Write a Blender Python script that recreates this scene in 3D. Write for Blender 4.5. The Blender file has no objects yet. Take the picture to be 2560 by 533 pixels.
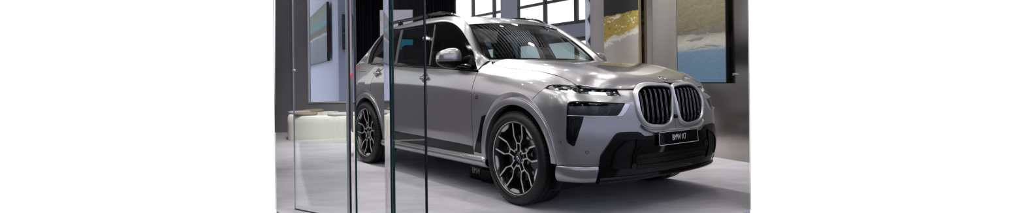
import bpy, bmesh, math, random
import numpy as np
from mathutils import Vector, Matrix, geometry
from mathutils.bvhtree import BVHTree

scn = bpy.context.scene
COL = scn.collection
R = math.radians
random.seed(4)
rng = np.random.RandomState(7)

# ------------------------------------------------------------------ view set-up
W, H = 2560, 533
FPX = 1365.247                       # focal length in pixels
V0 = 199.07                          # row of the horizon at the middle of the frame
ROLL = -0.01164
EYE = np.array([3.60517, -3.76316, 1.04905])      # camera in car coordinates
FW = np.array([-0.79283191, 0.60944037, 0.0])
RT = np.array([0.60944037, 0.79283191, 0.0])
UPV = np.array([0, 0, 1.0])
CR, SR = math.cos(ROLL), math.sin(ROLL)


def ray(u, v):                       # direction in car coordinates
    x, y = u - 1279.5, v - V0
    a, b = x * CR + y * SR, -x * SR + y * CR
    d = FW + RT * a / FPX - UPV * b / FPX
    return d


def at(u, v, axis, val):             # where a line of sight meets a plane of the car
    d = ray(u, v)
    return EYE + d * ((val - EYE[axis]) / d[axis])


def hall(u, v, depth):               # the same for the hall (x right, y away, z up)
    x, y = u - 1279.5, v - V0
    a, b = x * CR + y * SR, -x * SR + y * CR
    return Vector((a / FPX * depth, depth, EYE[2] - b / FPX * depth))


# ------------------------------------------------------------------ materials
def mat(name, col, rough=.5, metal=0., coat=0., spec=.5, coat_rough=.03, emit=None, estr=1., ior=None, sheen=0.):
    m = bpy.data.materials.new(name)
    m.use_nodes = True
    b = m.node_tree.nodes['Principled BSDF']
    b.inputs['Base Color'].default_value = (*col, 1)
    b.inputs['Roughness'].default_value = rough
    b.inputs['Metallic'].default_value = metal
    b.inputs['Coat Weight'].default_value = coat
    b.inputs['Coat Roughness'].default_value = coat_rough
    b.inputs['Specular IOR Level'].default_value = spec
    if sheen:
        b.inputs['Sheen Weight'].default_value = sheen
    if emit:
        b.inputs['Emission Color'].default_value = (*emit, 1)
        b.inputs['Emission Strength'].default_value = estr
    return m


def nd(m, t, **kw):
    n = m.node_tree.nodes.new(t)
    for k, v in kw.items():
        if k in n.inputs:
            n.inputs[k].default_value = v
        else:
            setattr(n, k, v)
    return n


def lk(m, a, b):
    m.node_tree.links.new(a, b)


def bsdf(m):
    return m.node_tree.nodes['Principled BSDF']


def ramp(m, fac, stops, interp='LINEAR'):
    r = nd(m, 'ShaderNodeValToRGB')
    r.color_ramp.interpolation = interp
    el = r.color_ramp.elements
    while len(el) < len(stops):
        el.new(.5)
    for e, (p, c) in zip(el, stops):
        e.position = p
        e.color = (*c, 1)
    lk(m, fac, r.inputs['Fac'])
    return r.outputs['Color']


def mapping(m, scale=(1, 1, 1), rot=(0, 0, 0), loc=(0, 0, 0), kind='Object'):
    tc = nd(m, 'ShaderNodeTexCoord')
    mp = nd(m, 'ShaderNodeMapping')
    mp.inputs['Scale'].default_value = scale
    mp.inputs['Rotation'].default_value = rot
    mp.inputs['Location'].default_value = loc
    lk(m, tc.outputs[kind], mp.inputs['Vector'])
    return mp.outputs['Vector']


def noise(m, vec, scale, detail=4, rough=.55, dist=0.):
    n = nd(m, 'ShaderNodeTexNoise')
    n.inputs['Scale'].default_value = scale
    n.inputs['Detail'].default_value = detail
    n.inputs['Roughness'].default_value = rough
    n.inputs['Distortion'].default_value = dist
    lk(m, vec, n.inputs['Vector'])
    return n.outputs['Fac']


def math_(m, op, a, b=None, clamp=False):
    n = nd(m, 'ShaderNodeMath', operation=op)
    n.use_clamp = clamp
    for i, x in enumerate((a, b)):
        if x is None:
            continue
        if isinstance(x, (int, float)):
            n.inputs[i].default_value = x
        else:
            lk(m, x, n.inputs[i])
    return n.outputs[0]


def mix(m, fac, a, b):
    n = nd(m, 'ShaderNodeMix', data_type='RGBA')
    for k, x in ((0, fac), (6, a), (7, b)):
        if isinstance(x, (int, float)):
            n.inputs[k].default_value = x
        elif isinstance(x, tuple):
            n.inputs[k].default_value = (*x, 1)
        else:
            lk(m, x, n.inputs[k])
    return n.outputs[2]


def bump(m, hgt, strength=.2, dist=.01):
    b = nd(m, 'ShaderNodeBump')
    b.inputs['Strength'].default_value = strength
    b.inputs['Distance'].default_value = dist
    lk(m, hgt, b.inputs['Height'])
    lk(m, b.outputs['Normal'], bsdf(m).inputs['Normal'])


def sheet_glass(name, tint, refl=1.0):
    """thin clear pane: lets light straight through, mirrors by Fresnel"""
    m = bpy.data.materials.new(name)
    m.use_nodes = True
    nt = m.node_tree
    nt.nodes.clear()
    out = nt.nodes.new('ShaderNodeOutputMaterial')
    tr = nt.nodes.new('ShaderNodeBsdfTransparent')
    tr.inputs['Color'].default_value = (*tint, 1)
    gl = nt.nodes.new('ShaderNodeBsdfGlossy')
    gl.inputs['Roughness'].default_value = 0.0
    gl.inputs['Color'].default_value = (refl, refl, refl, 1)
    fr = nt.nodes.new('ShaderNodeFresnel')
    fr.inputs['IOR'].default_value = 1.5
    ge = nt.nodes.new('ShaderNodeNewGeometry')
    # the far face of a pane would total-reflect with a plain Fresnel: use 1.5 on both sides
    mx = nt.nodes.new('ShaderNodeMix')
    mx.data_type = 'FLOAT'
    nt.links.new(ge.outputs['Backfacing'], mx.inputs[0])
    mx.inputs[2].default_value = 1.5
    mx.inputs[3].default_value = 1 / 1.5
    nt.links.new(mx.outputs[0], fr.inputs['IOR'])
    ms = nt.nodes.new('ShaderNodeMixShader')
    nt.links.new(fr.outputs[0], ms.inputs[0])
    nt.links.new(tr.outputs[0], ms.inputs[1])
    nt.links.new(gl.outputs[0], ms.inputs[2])
    nt.links.new(ms.outputs[0], out.inputs[0])
    return m


M = {}
M['paint'] = mat('metallic_grey_paint', (.43, .42, .435), .28, .78, 1.0, coat_rough=.015)
M['gloss_black'] = mat('gloss_black', (.002, .002, .0025), .08, 0, 0, .28)
M['black_plastic'] = mat('black_plastic', (.003, .003, .0035), .45, 0, 0, .25)
M['cup'] = mat('handle_cup_shade', (.10, .10, .105), .3, .8)
M['slat_edge'] = mat('dull_slat_metal', (.42, .43, .46), .25, 1.)
M['frame_grey'] = mat('grey_window_frame', (.09, .10, .105), .35)
M['shadow_black'] = mat('inner_black', (.004, .004, .004), .8)
M['satin'] = mat('satin_aluminium', (.86, .86, .88), .34, .8)
M['chrome'] = mat('chrome', (.85, .85, .86), .07, 1.)
M['machined'] = mat('machined_aluminium', (.82, .81, .81), .45, .55)
M['rim_black'] = mat('rim_black', (.012, .012, .013), .22, 0, .5)
M['rubber'] = mat('tyre_rubber', (.009, .009, .0095), .42, 0, 0, .4)
M['disc'] = mat('brake_disc_steel', (.28, .28, .29), .35, 1.)
M['caliper'] = mat('brake_caliper', (.10, .10, .11), .4, .6)
M['seat'] = mat('black_leather', (.022, .021, .021), .45)
M['cabin'] = mat('cabin_black', (.014, .014, .015), .6)
M['headliner'] = mat('headliner', (.06, .06, .06), .9)
M['car_glass'] = sheet_glass('car_side_glass', (.30, .34, .34))
M['screen_glass'] = sheet_glass('windscreen_glass', (.60, .70, .70))
M['lamp_glass'] = sheet_glass('lamp_cover', (.92, .93, .94))
M['dark_lamp_glass'] = sheet_glass('dark_lamp_cover', (.16, .16, .18))
M['white'] = mat('white_print', (.8, .8, .8), .4)
M['letter'] = mat('letter_white', (.75, .75, .76), .4)
M['blue'] = mat('emblem_blue', (.02, .16, .42), .25, 0, .5)
M['light_blue'] = mat('stripe_light_blue', (.06, .30, .65), .3)
M['dark_blue'] = mat('stripe_dark_blue', (.02, .04, .20), .3)
M['red'] = mat('stripe_red', (.65, .02, .02), .3)
M['drl'] = mat('light_guide', (.85, .86, .88), .3, 0, 0, .5, emit=(1, 1, 1), estr=.7)
M['lens'] = mat('lens_reflector', (.55, .56, .58), .12, 1.)
M['red_lens'] = mat('red_tail_lens', (.30, .006, .008), .15, 0, .6, emit=(1, .03, .04), estr=.6)
M['orange'] = mat('tan_glint', (.55, .36, .25), .3)
M['glass_edge'] = mat('green_glass_edge', (.004, .040, .042), .12, 0, .5)
M['glass_edge_dark'] = mat('dark_glass_edge', (.004, .010, .012), .15, 0, .5)
M['glass_edge_bright'] = mat('polished_glass_edge', (.55, .58, .62), .2, .3)
M['panel_glass'] = sheet_glass('clear_panel_glass', (.955, .975, .97))
M['steel_fit'] = mat('steel_fitting', (.7, .7, .7), .2, 1.)


# ------------------------------------------------------------------ object helpers
def link(o, parent=None):
    COL.objects.link(o)
    if parent is not None:
        o.parent = parent
    return o


def tag(o, label=None, cat=None, group=None, kind=None):
    for k, v in (('label', label), ('category', cat), ('group', group), ('kind', kind)):
        if v:
            o[k] = v
    return o


def mesh(name, verts, faces, m, parent=None, smooth=False, normals=None, mi=None, mats=None):
    me = bpy.data.meshes.new(name)
    me.from_pydata([tuple(float(c) for c in v) for v in verts], [], [tuple(int(i) for i in f) for f in faces])
    for mm in (mats or [m]):
        me.materials.append(mm)
    if mi is not None:
        me.polygons.foreach_set('material_index', list(mi))
    if smooth or normals is not None:
        me.polygons.foreach_set('use_smooth', [True] * len(me.polygons))
    me.update()
    if normals is not None:
        me.normals_split_custom_set_from_vertices([tuple(float(c) for c in n) for n in normals])
    o = bpy.data.objects.new(name, me)
    return link(o, parent)


def empty(name, loc=(0, 0, 0), rz=0., parent=None):
    o = bpy.data.objects.new(name, None)
    o.location = loc
    o.rotation_euler = (0, 0, rz)
    o.empty_display_size = .1
    return link(o, parent)


class MB:
    """collects simple solids for ONE mesh object"""

    def __init__(s):
        s.bm = bmesh.new()
        s.mi = 0

    def _add(s, bm2, mtx=None):
        if mtx is not None:
            bmesh.ops.transform(bm2, matrix=mtx, verts=bm2.verts)
        n0 = len(s.bm.verts)
        vm = [s.bm.verts.new(v.co) for v in bm2.verts]
        for f in bm2.faces:
            try:
                nf = s.bm.faces.new([vm[v.index] for v in f.verts])
                nf.smooth = f.smooth
                nf.material_index = s.mi
            except ValueError:
                pass
        bm2.free()
        return s

    def box(s, lo, hi, bev=0., seg=2, mtx=None):
        b = bmesh.new()
        bmesh.ops.create_cube(b, size=1)
        for v in b.verts:
            v.co = Vector([(lo[i] + hi[i]) / 2 + v.co[i] * (hi[i] - lo[i]) for i in range(3)])
        if bev:
            bmesh.ops.bevel(b, geom=list(b.edges), offset=bev, segments=seg, affect='EDGES', profile=.5)
            for f in b.faces:
                f.smooth = False
        b.verts.index_update()
        return s._add(b, mtx)

    def prism(s, pts, z0, z1, mtx=None, bev=0.):
        """pts: 2D outline, extruded along local z"""
        b = bmesh.new()
        lo = [b.verts.new((x, y, z0)) for x, y in pts]
        hi = [b.verts.new((x, y, z1)) for x, y in pts]
        n = len(pts)
        b.faces.new(hi)
        b.faces.new(lo[::-1])
        for i in range(n):
            b.faces.new((lo[i], lo[(i + 1) % n], hi[(i + 1) % n], hi[i]))
        bmesh.ops.recalc_face_normals(b, faces=b.faces)
        if bev:
            bmesh.ops.bevel(b, geom=[e for e in b.edges], offset=bev, segments=2, affect='EDGES', profile=.5)
        b.verts.index_update()
        return s._add(b, mtx)

    def lathe(s, prof, seg=64, mtx=None, closed=False):
        """profile of (radius, height along local z)"""
        b = bmesh.new()
        rings = []
        for r, z in prof:
            rings.append([b.verts.new((r * math.cos(2 * math.pi * i / seg), r * math.sin(2 * math.pi * i / seg), z)) for i in range(seg)])
        m_ = len(prof)
        for k in range(m_ if closed else m_ - 1):
            A, B = rings[k], rings[(k + 1) % m_]
            for i in range(seg):
                j = (i + 1) % seg
                f = b.faces.new((A[i], A[j], B[j], B[i]))
                f.smooth = True
        bmesh.ops.remove_doubles(b, verts=b.verts, dist=1e-6)
        bmesh.ops.recalc_face_normals(b, faces=b.faces)
        b.verts.index_update()
        return s._add(b, mtx)

    def tube(s, pts, r, seg=10, caps=True, mtx=None):
        b = bmesh.new()
        P = [Vector(p) for p in pts]
        rings = []
        up = Vector((0, 0, 1))
        for i, p in enumerate(P):
            t = (P[min(i + 1, len(P) - 1)] - P[max(i - 1, 0)]).normalized()
            a = t.cross(up)
            if a.length < 1e-4:
                a = t.cross(Vector((1, 0, 0)))
            a.normalize()
            c = a.cross(t)
            rr = r[i] if isinstance(r, list) else r
            rx, ry = rr if hasattr(rr, '__len__') else (rr, rr)
            rings.append([b.verts.new(p + a * rx * math.cos(2 * math.pi * k / seg) + c * ry * math.sin(2 * math.pi * k / seg)) for k in range(seg)])
        for A, B in zip(rings, rings[1:]):
            for k in range(seg):
                f = b.faces.new((A[k], A[(k + 1) % seg], B[(k + 1) % seg], B[k]))
                f.smooth = True
        if caps:
            b.faces.new(rings[0][::-1])
            b.faces.new(rings[-1])
        bmesh.ops.recalc_face_normals(b, faces=b.faces)
        b.verts.index_update()
        return s._add(b, mtx)

    def build(s, name, m, parent=None, mats=None, smooth_angle=None):
        me = bpy.data.meshes.new(name)
        s.bm.to_mesh(me)
        s.bm.free()
        for mm in (mats or [m]):
            me.materials.append(mm)
        o = bpy.data.objects.new(name, me)
        if smooth_angle:
            me.polygons.foreach_set('use_smooth', [True] * len(me.polygons))
            me.set_sharp_from_angle(angle=R(smooth_angle))
        return link(o, parent)


def text_mesh(name, s, size, m, parent, mtx, extrude=.001, font_scale_x=1., bold=0.):
    cu = bpy.data.curves.new(name, 'FONT')
    cu.body = s
    cu.size = size
    cu.extrude = extrude
    cu.offset = bold
    cu.align_x = 'CENTER'
    cu.align_y = 'CENTER'
    tmp = bpy.data.objects.new(name + '_tmp', cu)
    COL.objects.link(tmp)
    dg = bpy.context.evaluated_depsgraph_get()
    me = bpy.data.meshes.new_from_object(tmp.evaluated_get(dg))
    bpy.data.objects.remove(tmp)
    bpy.data.curves.remove(cu)
    for v in me.vertices:
        v.co = mtx @ Vector((v.co.x * font_scale_x, v.co.y, v.co.z))
    me.materials.clear()
    me.materials.append(m)
    o = bpy.data.objects.new(name, me)
    return link(o, parent)


# ------------------------------------------------------------------ spline tools
def tangents(tk, P):
    K = len(tk)
    h = np.diff(tk)
    sh = (-1,) + (1,) * (P.ndim - 1)
    d = np.diff(P, axis=0) / h.reshape(sh)
    m = np.zeros_like(P)
    m[1:-1] = (d[1:] * h[:-1].reshape(sh) + d[:-1] * h[1:].reshape(sh)) / (h[:-1] + h[1:]).reshape(sh)
    m[0], m[-1] = d[0], d[-1]
    return m


def hermite(tk, P, t, m=None):
    tk = np.asarray(tk, float)
    P = np.asarray(P, float)
    t = np.asarray(t, float)
    if m is None:
        m = tangents(tk, P)
    i = np.clip(np.searchsorted(tk, t, side='right') - 1, 0, len(tk) - 2)
    h = (tk[i + 1] - tk[i])
    s = (t - tk[i]) / h
    sh = (-1,) + (1,) * (P.ndim - 1)
    s, h = s.reshape(sh), h.reshape(sh)
    return (P[i] * (2 * s**3 - 3 * s**2 + 1) + m[i] * h * (s**3 - 2 * s**2 + s)
            + P[i + 1] * (-2 * s**3 + 3 * s**2) + m[i + 1] * h * (s**3 - s**2))


def curve(pts, n=None, step=None):
    """smooth curve through points, resampled"""
    P = np.array(pts, float)
    d = np.linalg.norm(np.diff(P, axis=0), axis=1)
    tk = np.concatenate([[0], np.cumsum(np.maximum(d, 1e-9))])
    if n is None:
        n = max(2, int(math.ceil(tk[-1] / step)) + 1)
    return hermite(tk, P, np.linspace(0, tk[-1], n))


def interp1(xs, ys, x):
    xs, ys = np.asarray(xs, float), np.asarray(ys, float)
    o = np.argsort(xs)
    return hermite(xs[o], ys[o], np.clip(x, xs.min(), xs.max()))


def loft(curves, nv=6):
    """rows of equally sampled curves -> dense interpolated grid (nu, nv_total, 3)"""
    C = np.array(curves, float)             # (K, n, 3)
    K = C.shape[0]
    if K == 2:
        s = np.linspace(0, 1, nv)
        return np.stack([C[0] * (1 - a) + C[1] * a for a in s])
    d = np.linalg.norm(np.diff(C, axis=0), axis=2).mean(1)
    tk = np.concatenate([[0], np.cumsum(d)])
    ts = np.concatenate([np.linspace(tk[i], tk[i + 1], nv)[(1 if i else 0):] for i in range(K - 1)])
    return hermite(tk, C, ts)


def grid_faces(a, b, close_b=False):
    F = []
    for i in range(a - 1):
        for j in range(b if close_b else b - 1):
            k = (j + 1) % b
            F.append((i * b + j, i * b + k, (i + 1) * b + k, (i + 1) * b + j))
    return F


def orient(verts, faces, outward):
    """flip faces so that they face along outward(centre)"""
    V = np.asarray(verts)
    out = []
    for f in faces:
        p = V[list(f)]
        n = np.cross(p[1] - p[0], p[-1] - p[0])
        c = p.mean(0)
        out.append(tuple(f) if np.dot(n, outward(c)) >= 0 else tuple(f)[::-1])
    return out


def car_out(c):
    q = np.array([min(max(c[0], -3.6), .2), 0, min(max(c[2], .6), 1.0)])
    return c - q


# ------------------------------------------------------------------ trimmed panels
def inside(poly, pts):
    x, y = pts[:, 0], pts[:, 1]
    px, py = poly[:, 0], poly[:, 1]
    c = np.zeros(len(pts), bool)
    j = len(poly) - 1
    for i in range(len(poly)):
        dy = py[j] - py[i]
        if abs(dy) > 1e-12:
            cond = ((py[i] > y) != (py[j] > y)) & (x < (px[j] - px[i]) * (y - py[i]) / dy + px[i])
            c ^= cond
        j = i
    return c


def densify(poly, step):
    out = []
    n = len(poly)
    for i in range(n):
        a, b = np.array(poly[i], float), np.array(poly[(i + 1) % n], float)
        k = max(1, int(round(np.linalg.norm(b - a) / step)))
        for q in range(k):
            out.append(a + (b - a) * q / k)
    return np.array(out)


def area2(p):
    return .5 * np.sum(p[:, 0] * np.roll(p[:, 1], -1) - np.roll(p[:, 0], -1) * p[:, 1])


def shrink(poly, g):
    """inset of a closed outline by g (grows it when g < 0)"""
    p = np.array(poly, float)
    s = 1 if area2(p) > 0 else -1
    e1 = p - np.roll(p, 1, 0)
    e2 = np.roll(p, -1, 0) - p
    n1 = np.stack([-e1[:, 1], e1[:, 0]], 1) * s
    n2 = np.stack([-e2[:, 1], e2[:, 0]], 1) * s
    n1 /= np.maximum(np.linalg.norm(n1, axis=1, keepdims=True), 1e-9)
    n2 /= np.maximum(np.linalg.norm(n2, axis=1, keepdims=True), 1e-9)
    n = n1 + n2
    l = np.maximum(np.sum(n * n1, 1, keepdims=True), .35)
    return p + n / l * g


def trim(outline, ev, step=.03, holes=(), thick=.012, off=0., gap=0., flat=False):
    """triangulates an outline in a surface's own domain and lifts it; returns verts, faces, normals"""
    outline = np.array(outline, float)
    if gap:
        outline = shrink(outline, gap)
    loops = [densify(outline, step)]
    for h in holes:
        loops.append(densify(np.array(h, float), step))
    pts, edges = [], []
    for L in loops:
        b = len(pts)
        pts += [tuple(p) for p in L]
        edges += [(b + i, b + (i + 1) % len(L)) for i in range(len(L))]
    lo, hi = outline.min(0), outline.max(0)
    gx = np.arange(lo[0] + step * .5, hi[0], step)
    gy = np.arange(lo[1] + step * .5, hi[1], step)
    G = np.array([(a, b) for a in gx for b in gy]) if len(gx) and len(gy) else np.zeros((0, 2))
    if len(G):
        keep = inside(loops[0], G)
        for L in loops[1:]:
            keep &= ~inside(L, G)
        # keep away from the borders
        B = np.array(pts)
        G = G[keep]
        if len(G):
            dmin = np.full(len(G), 1e9)
            for k in range(0, len(B), 200):
                dmin = np.minimum(dmin, np.sqrt(((G[:, None] - B[None, k:k + 200]) ** 2).sum(2)).min(1))
            G = G[dmin > step * .35]
    allp = pts + [tuple(g) for g in G]
    res = geometry.delaunay_2d_cdt([Vector(p) for p in allp], edges, [], 0, 1e-7)
    V2 = np.array([tuple(v) for v in res[0]])
    F = [tuple(f) for f in res[2]]
    cen = np.array([V2[list(f)].mean(0) for f in F])
    ok = inside(loops[0], cen)
    for L in loops[1:]:
        ok &= ~inside(L, cen)
    F = [f for f, k in zip(F, ok) if k]
    P, N = ev(V2)
    P = P + N * off
    out = []
    for f in F:
        a, b, c = P[f[0]], P[f[1]], P[f[2]]
        n = np.cross(b - a, c - a)
        out.append(f if np.dot(n, N[f[0]]) > 0 else f[::-1])
    verts, norms, faces = [tuple(p) for p in P], [tuple(n) for n in N], list(out)
    if thick:
        cnt = {}
        for f in out:
            for i in range(3):
                a, b = f[i], f[(i + 1) % 3]
                cnt[(a, b)] = 1
        bd = [(a, b) for (a, b) in cnt if (b, a) not in cnt]
        for a, b in bd:
            n = np.cross(P[b] - P[a], N[a] + N[b])
            n /= max(np.linalg.norm(n), 1e-9)
            k = len(verts)
            for q in (P[a], P[b], P[b] - N[b] * thick, P[a] - N[a] * thick):
                verts.append(tuple(q))
                norms.append(tuple(n))
            faces.append((k + 1, k, k + 3, k + 2))
    return verts, faces, norms


def mirror(d):
    v, f, n = d
    return [(x, -y, z) for x, y, z in v], [tuple(q)[::-1] for q in f], [(x, -y, z) for x, y, z in n]


def join(*ds):
    V, F, N = [], [], []
    for v, f, n in ds:
        b = len(V)
        V += list(v)
        N += list(n)
        F += [tuple(i + b for i in q) for q in f]
    return V, F, N


def put(name, d, m, parent):
    return mesh(name, d[0], d[1], m, parent, True, d[2])


def grid_data(G, outward=car_out):
    """a lofted grid -> verts, faces, normals"""
    a, b = G.shape[:2]
    du = np.gradient(G, axis=0)
    dv = np.gradient(G, axis=1)
    n = np.cross(du, dv)
    n /= np.maximum(np.linalg.norm(n, axis=2, keepdims=True), 1e-12)
    V = G.reshape(-1, 3)
    N = n.reshape(-1, 3)
    s = np.array([np.dot(N[i], outward(V[i])) for i in range(len(V))])
    if np.median(s) < 0:
        N = -N
    F = []
    for f in grid_faces(a, b):
        p = V[list(f)]
        fn = np.cross(p[2] - p[0], p[3] - p[1])
        F.append(f if np.dot(fn, N[f[0]]) > 0 else f[::-1])
    return [tuple(v) for v in V], F, [tuple(x) for x in N]


# ------------------------------------------------------------------ the car: body surface
# stations from the middle of the nose round the right-hand corner, along the side, to the middle of the tail.
# ten lines each, from the bottom edge to the shoulder / bonnet; y is given as distance from the centre line
def st(*p):
    return [(x, -y, z) for x, y, z in p]


ST = [
    st((.845, 0, .30), (.885, 0, .42), (.898, 0, .55), (.885, 0, .70), (.868, 0, .86), (.856, 0, .93), (.835, 0, .99), (.80, 0, 1.03), (.76, 0, 1.05), (.72, 0, 1.06)),
    st((.838, .25, .30), (.878, .25, .42), (.891, .25, .55), (.878, .25, .70), (.858, .25, .86), (.845, .25, .93), (.825, .25, .98), (.79, .245, 1.015), (.75, .24, 1.035), (.71, .235, 1.05)),
    st((.81, .50, .30), (.848, .50, .42), (.860, .50, .55), (.852, .50, .70), (.835, .50, .86), (.795, .495, .93), (.782, .485, .957), (.765, .475, .975), (.73, .46, 1.0), (.69, .44, 1.02)),
    st((.752, .70, .30), (.790, .70, .42), (.800, .70, .55), (.795, .70, .70), (.778, .70, .86), (.70, .69, .935), (.685, .68, .972), (.665, .665, .985), (.64, .65, 1.0), (.61, .63, 1.02)),
    st((.668, .84, .30), (.702, .84, .42), (.712, .84, .55), (.707, .84, .70), (.688, .84, .86), (.615, .83, .94), (.60, .815, .985), (.585, .80, 1.0), (.57, .785, 1.012), (.55, .76, 1.025)),
    st((.56, .912, .30), (.59, .930, .42), (.60, .936, .55), (.596, .936, .70), (.575, .932, .86), (.525, .905, .94), (.515, .865, .985), (.505, .835, 1.008), (.50, .80, 1.025), (.49, .765, 1.04)),
    st((.40, .955, .30), (.42, .968, .42), (.42, .974, .55), (.42, .974, .70), (.40, .966, .86), (.39, .938, .945), (.385, .895, 1.005), (.38, .850, 1.04), (.375, .80, 1.068), (.37, .76, 1.083)),
    st((.20, .965, .31), (.20, .978, .43), (.20, .984, .58), (.20, .985, .76), (.20, .978, .88), (.20, .958, .955), (.20, .918, 1.025), (.20, .865, 1.07), (.20, .80, 1.102), (.20, .75, 1.12)),
    st((-.10, .965, .32), (-.10, .978, .44), (-.10, .985, .60), (-.10, .988, .78), (-.10, .984, .90), (-.10, .972, .96), (-.10, .940, 1.04), (-.10, .882, 1.10), (-.10, .80, 1.133), (-.10, .74, 1.15)),
    st((-.38, .955, .33), (-.38, .966, .45), (-.38, .974, .61), (-.38, .978, .79), (-.38, .979, .885), (-.38, .975, .945), (-.38, .950, 1.04), (-.38, .888, 1.125), (-.38, .782, 1.162), (-.38, .72, 1.178)),
    st((-.62, .945, .33), (-.62, .958, .45), (-.62, .968, .57), (-.62, .976, .79), (-.62, .982, .88), (-.62, .983, .938), (-.62, .966, 1.035), (-.62, .925, 1.135), (-.64, .84, 1.195), (-.645, .745, 1.23)),
    st((-1.20, .940, .33), (-1.20, .955, .44), (-1.20, .970, .53), (-1.20, .984, .79), (-1.20, .992, .90), (-1.20, .996, .978), (-1.20, .979, 1.07), (-1.20, .944, 1.168), (-1.20, .918, 1.185), (-1.20, .90, 1.19)),
    st((-1.90, .940, .33), (-1.90, .955, .44), (-1.90, .970, .54), (-1.90, .985, .79), (-1.90, .994, .91), (-1.90, .999, 1.012), (-1.90, .981, 1.105), (-1.90, .944, 1.21), (-1.90, .918, 1.228), (-1.90, .90, 1.233)),
    st((-2.60, .945, .33), (-2.60, .960, .44), (-2.60, .974, .55), (-2.60, .987, .79), (-2.60, .995, .92), (-2.60, .999, 1.034), (-2.60, .980, 1.135), (-2.60, .940, 1.252), (-2.60, .912, 1.27), (-2.60, .895, 1.275)),
    st((-3.10, .955, .33), (-3.10, .970, .44), (-3.10, .982, .58), (-3.10, .989, .80), (-3.10, .992, .93), (-3.10, .990, 1.045), (-3.10, .962, 1.145), (-3.10, .916, 1.278), (-3.10, .897, 1.297), (-3.10, .88, 1.302)),
    st((-3.55, .945, .33), (-3.55, .960, .45), (-3.55, .972, .60), (-3.55, .976, .80), (-3.55, .974, .93), (-3.55, .968, 1.045), (-3.55, .935, 1.15), (-3.53, .88, 1.29), (-3.52, .855, 1.31), (-3.51, .84, 1.315)),
    st((-3.90, .89, .35), (-3.91, .905, .45), (-3.92, .92, .62), (-3.92, .925, .80), (-3.91, .922, .93), (-3.89, .915, 1.045), (-3.84, .88, 1.15), (-3.75, .82, 1.29), (-3.73, .80, 1.31), (-3.72, .79, 1.315)),
    st((-4.12, .75, .37), (-4.15, .77, .46), (-4.17, .79, .62), (-4.17, .795, .80), (-4.15, .79, .93), (-4.12, .785, 1.045), (-4.05, .75, 1.15), (-3.93, .68, 1.29), (-3.91, .66, 1.31), (-3.90, .65, 1.315)),
    st((-4.22, .45, .38), (-4.25, .45, .46), (-4.27, .45, .62), (-4.27, .45, .80), (-4.26, .45, .93), (-4.23, .45, 1.045), (-4.15, .44, 1.15), (-4.02, .42, 1.29), (-4.0, .41, 1.31), (-3.99, .40, 1.315)),
    st((-4.24, 0, .38), (-4.27, 0, .46), (-4.29, 0, .62), (-4.29, 0, .80), (-4.28, 0, .93), (-4.25, 0, 1.045), (-4.17, 0, 1.15), (-4.04, 0, 1.29), (-4.02, 0, 1.31), (-4.01, 0, 1.315)),
]
SP = np.array(ST, float)
flip = np.array([1, -1, 1.])
SP = np.concatenate([SP[1:2] * flip, SP, SP[-2:-1] * flip])          # ghosts beyond both ends of the half body
_d = np.linalg.norm(np.diff(SP[:, 3], axis=0), axis=1)
TK = np.concatenate([[0], np.cumsum(_d)])
TK -= TK[1]
T_END = TK[-2]
VK = np.array([.30, .43, .57, .76, .89, .98, 1.06, 1.145, 1.20, 1.26])
SM = tangents(TK, SP)
# how sharp the shoulder crease (line 5) and the lower door crease (line 2) are, by station
CRK = {5: np.array([0, 0, 0, .3, .3, .25, .1, 0, 0, 0, .25, .7, 1, 1, 1, .9, .5, .3, .3, .3, .3, .3]),
       4: np.array([0, 0, 0, .55, .6, .5, .3, .1, 0, 0, 0, 0, 0, 0, 0, 0, 0, 0, 0, 0, 0, 0.]),
       2: np.array([0, 0, 0, 0, 0, 0, 0, 0, 0, 0, 0, .8, 1, 1, 1, .8, .2, 0, 0, 0, 0, 0.])}


def S(tv):
    tv = np.asarray(tv, float)
    t, v = np.clip(tv[:, 0], TK[0], TK[-1]), np.clip(tv[:, 1], VK[0], VK[-1])
    rows = hermite(TK, SP, t, SM)                        # (N, 10, 3)
    N = len(t)
    h = np.diff(VK)
    d = np.diff(rows, axis=1) / h[None, :, None]
    ml = np.zeros_like(rows)
    ml[:, 1:-1] = (d[:, 1:] * h[None, :-1, None] + d[:, :-1] * h[None, 1:, None]) / (h[:-1] + h[1:])[None, :, None]
    ml[:, 0], ml[:, -1] = d[:, 0], d[:, -1]
    mr = ml.copy()                                       # tangents leaving a line upward
    for k, c in CRK.items():
        cc = np.interp(t, TK, c)[:, None]
        lo, hi = d[:, k - 1], d[:, k]
        ml[:, k] = ml[:, k] * (1 - cc) + lo * cc
        mr[:, k] = mr[:, k] * (1 - cc) + hi * cc
    i = np.clip(np.searchsorted(VK, v, side='right') - 1, 0, len(VK) - 2)
    a = np.arange(N)
    s = ((v - VK[i]) / h[i])[:, None]
    hh = h[i][:, None]
    return (rows[a, i] * (2 * s**3 - 3 * s**2 + 1) + mr[a, i] * hh * (s**3 - 2 * s**2 + s)
            + rows[a, i + 1] * (-2 * s**3 + 3 * s**2) + ml[a, i + 1] * hh * (s**3 - s**2))


def ev_S(tv):
    e = 1.2e-3
    p = S(tv)
    a = S(tv + np.array([e, 0])) - S(tv - np.array([e, 0]))
    b = S(tv + np.array([0, e])) - S(tv - np.array([0, e]))
    n = np.cross(b, a)
    n /= np.maximum(np.linalg.norm(n, axis=1, keepdims=True), 1e-12)
    return p, n


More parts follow.
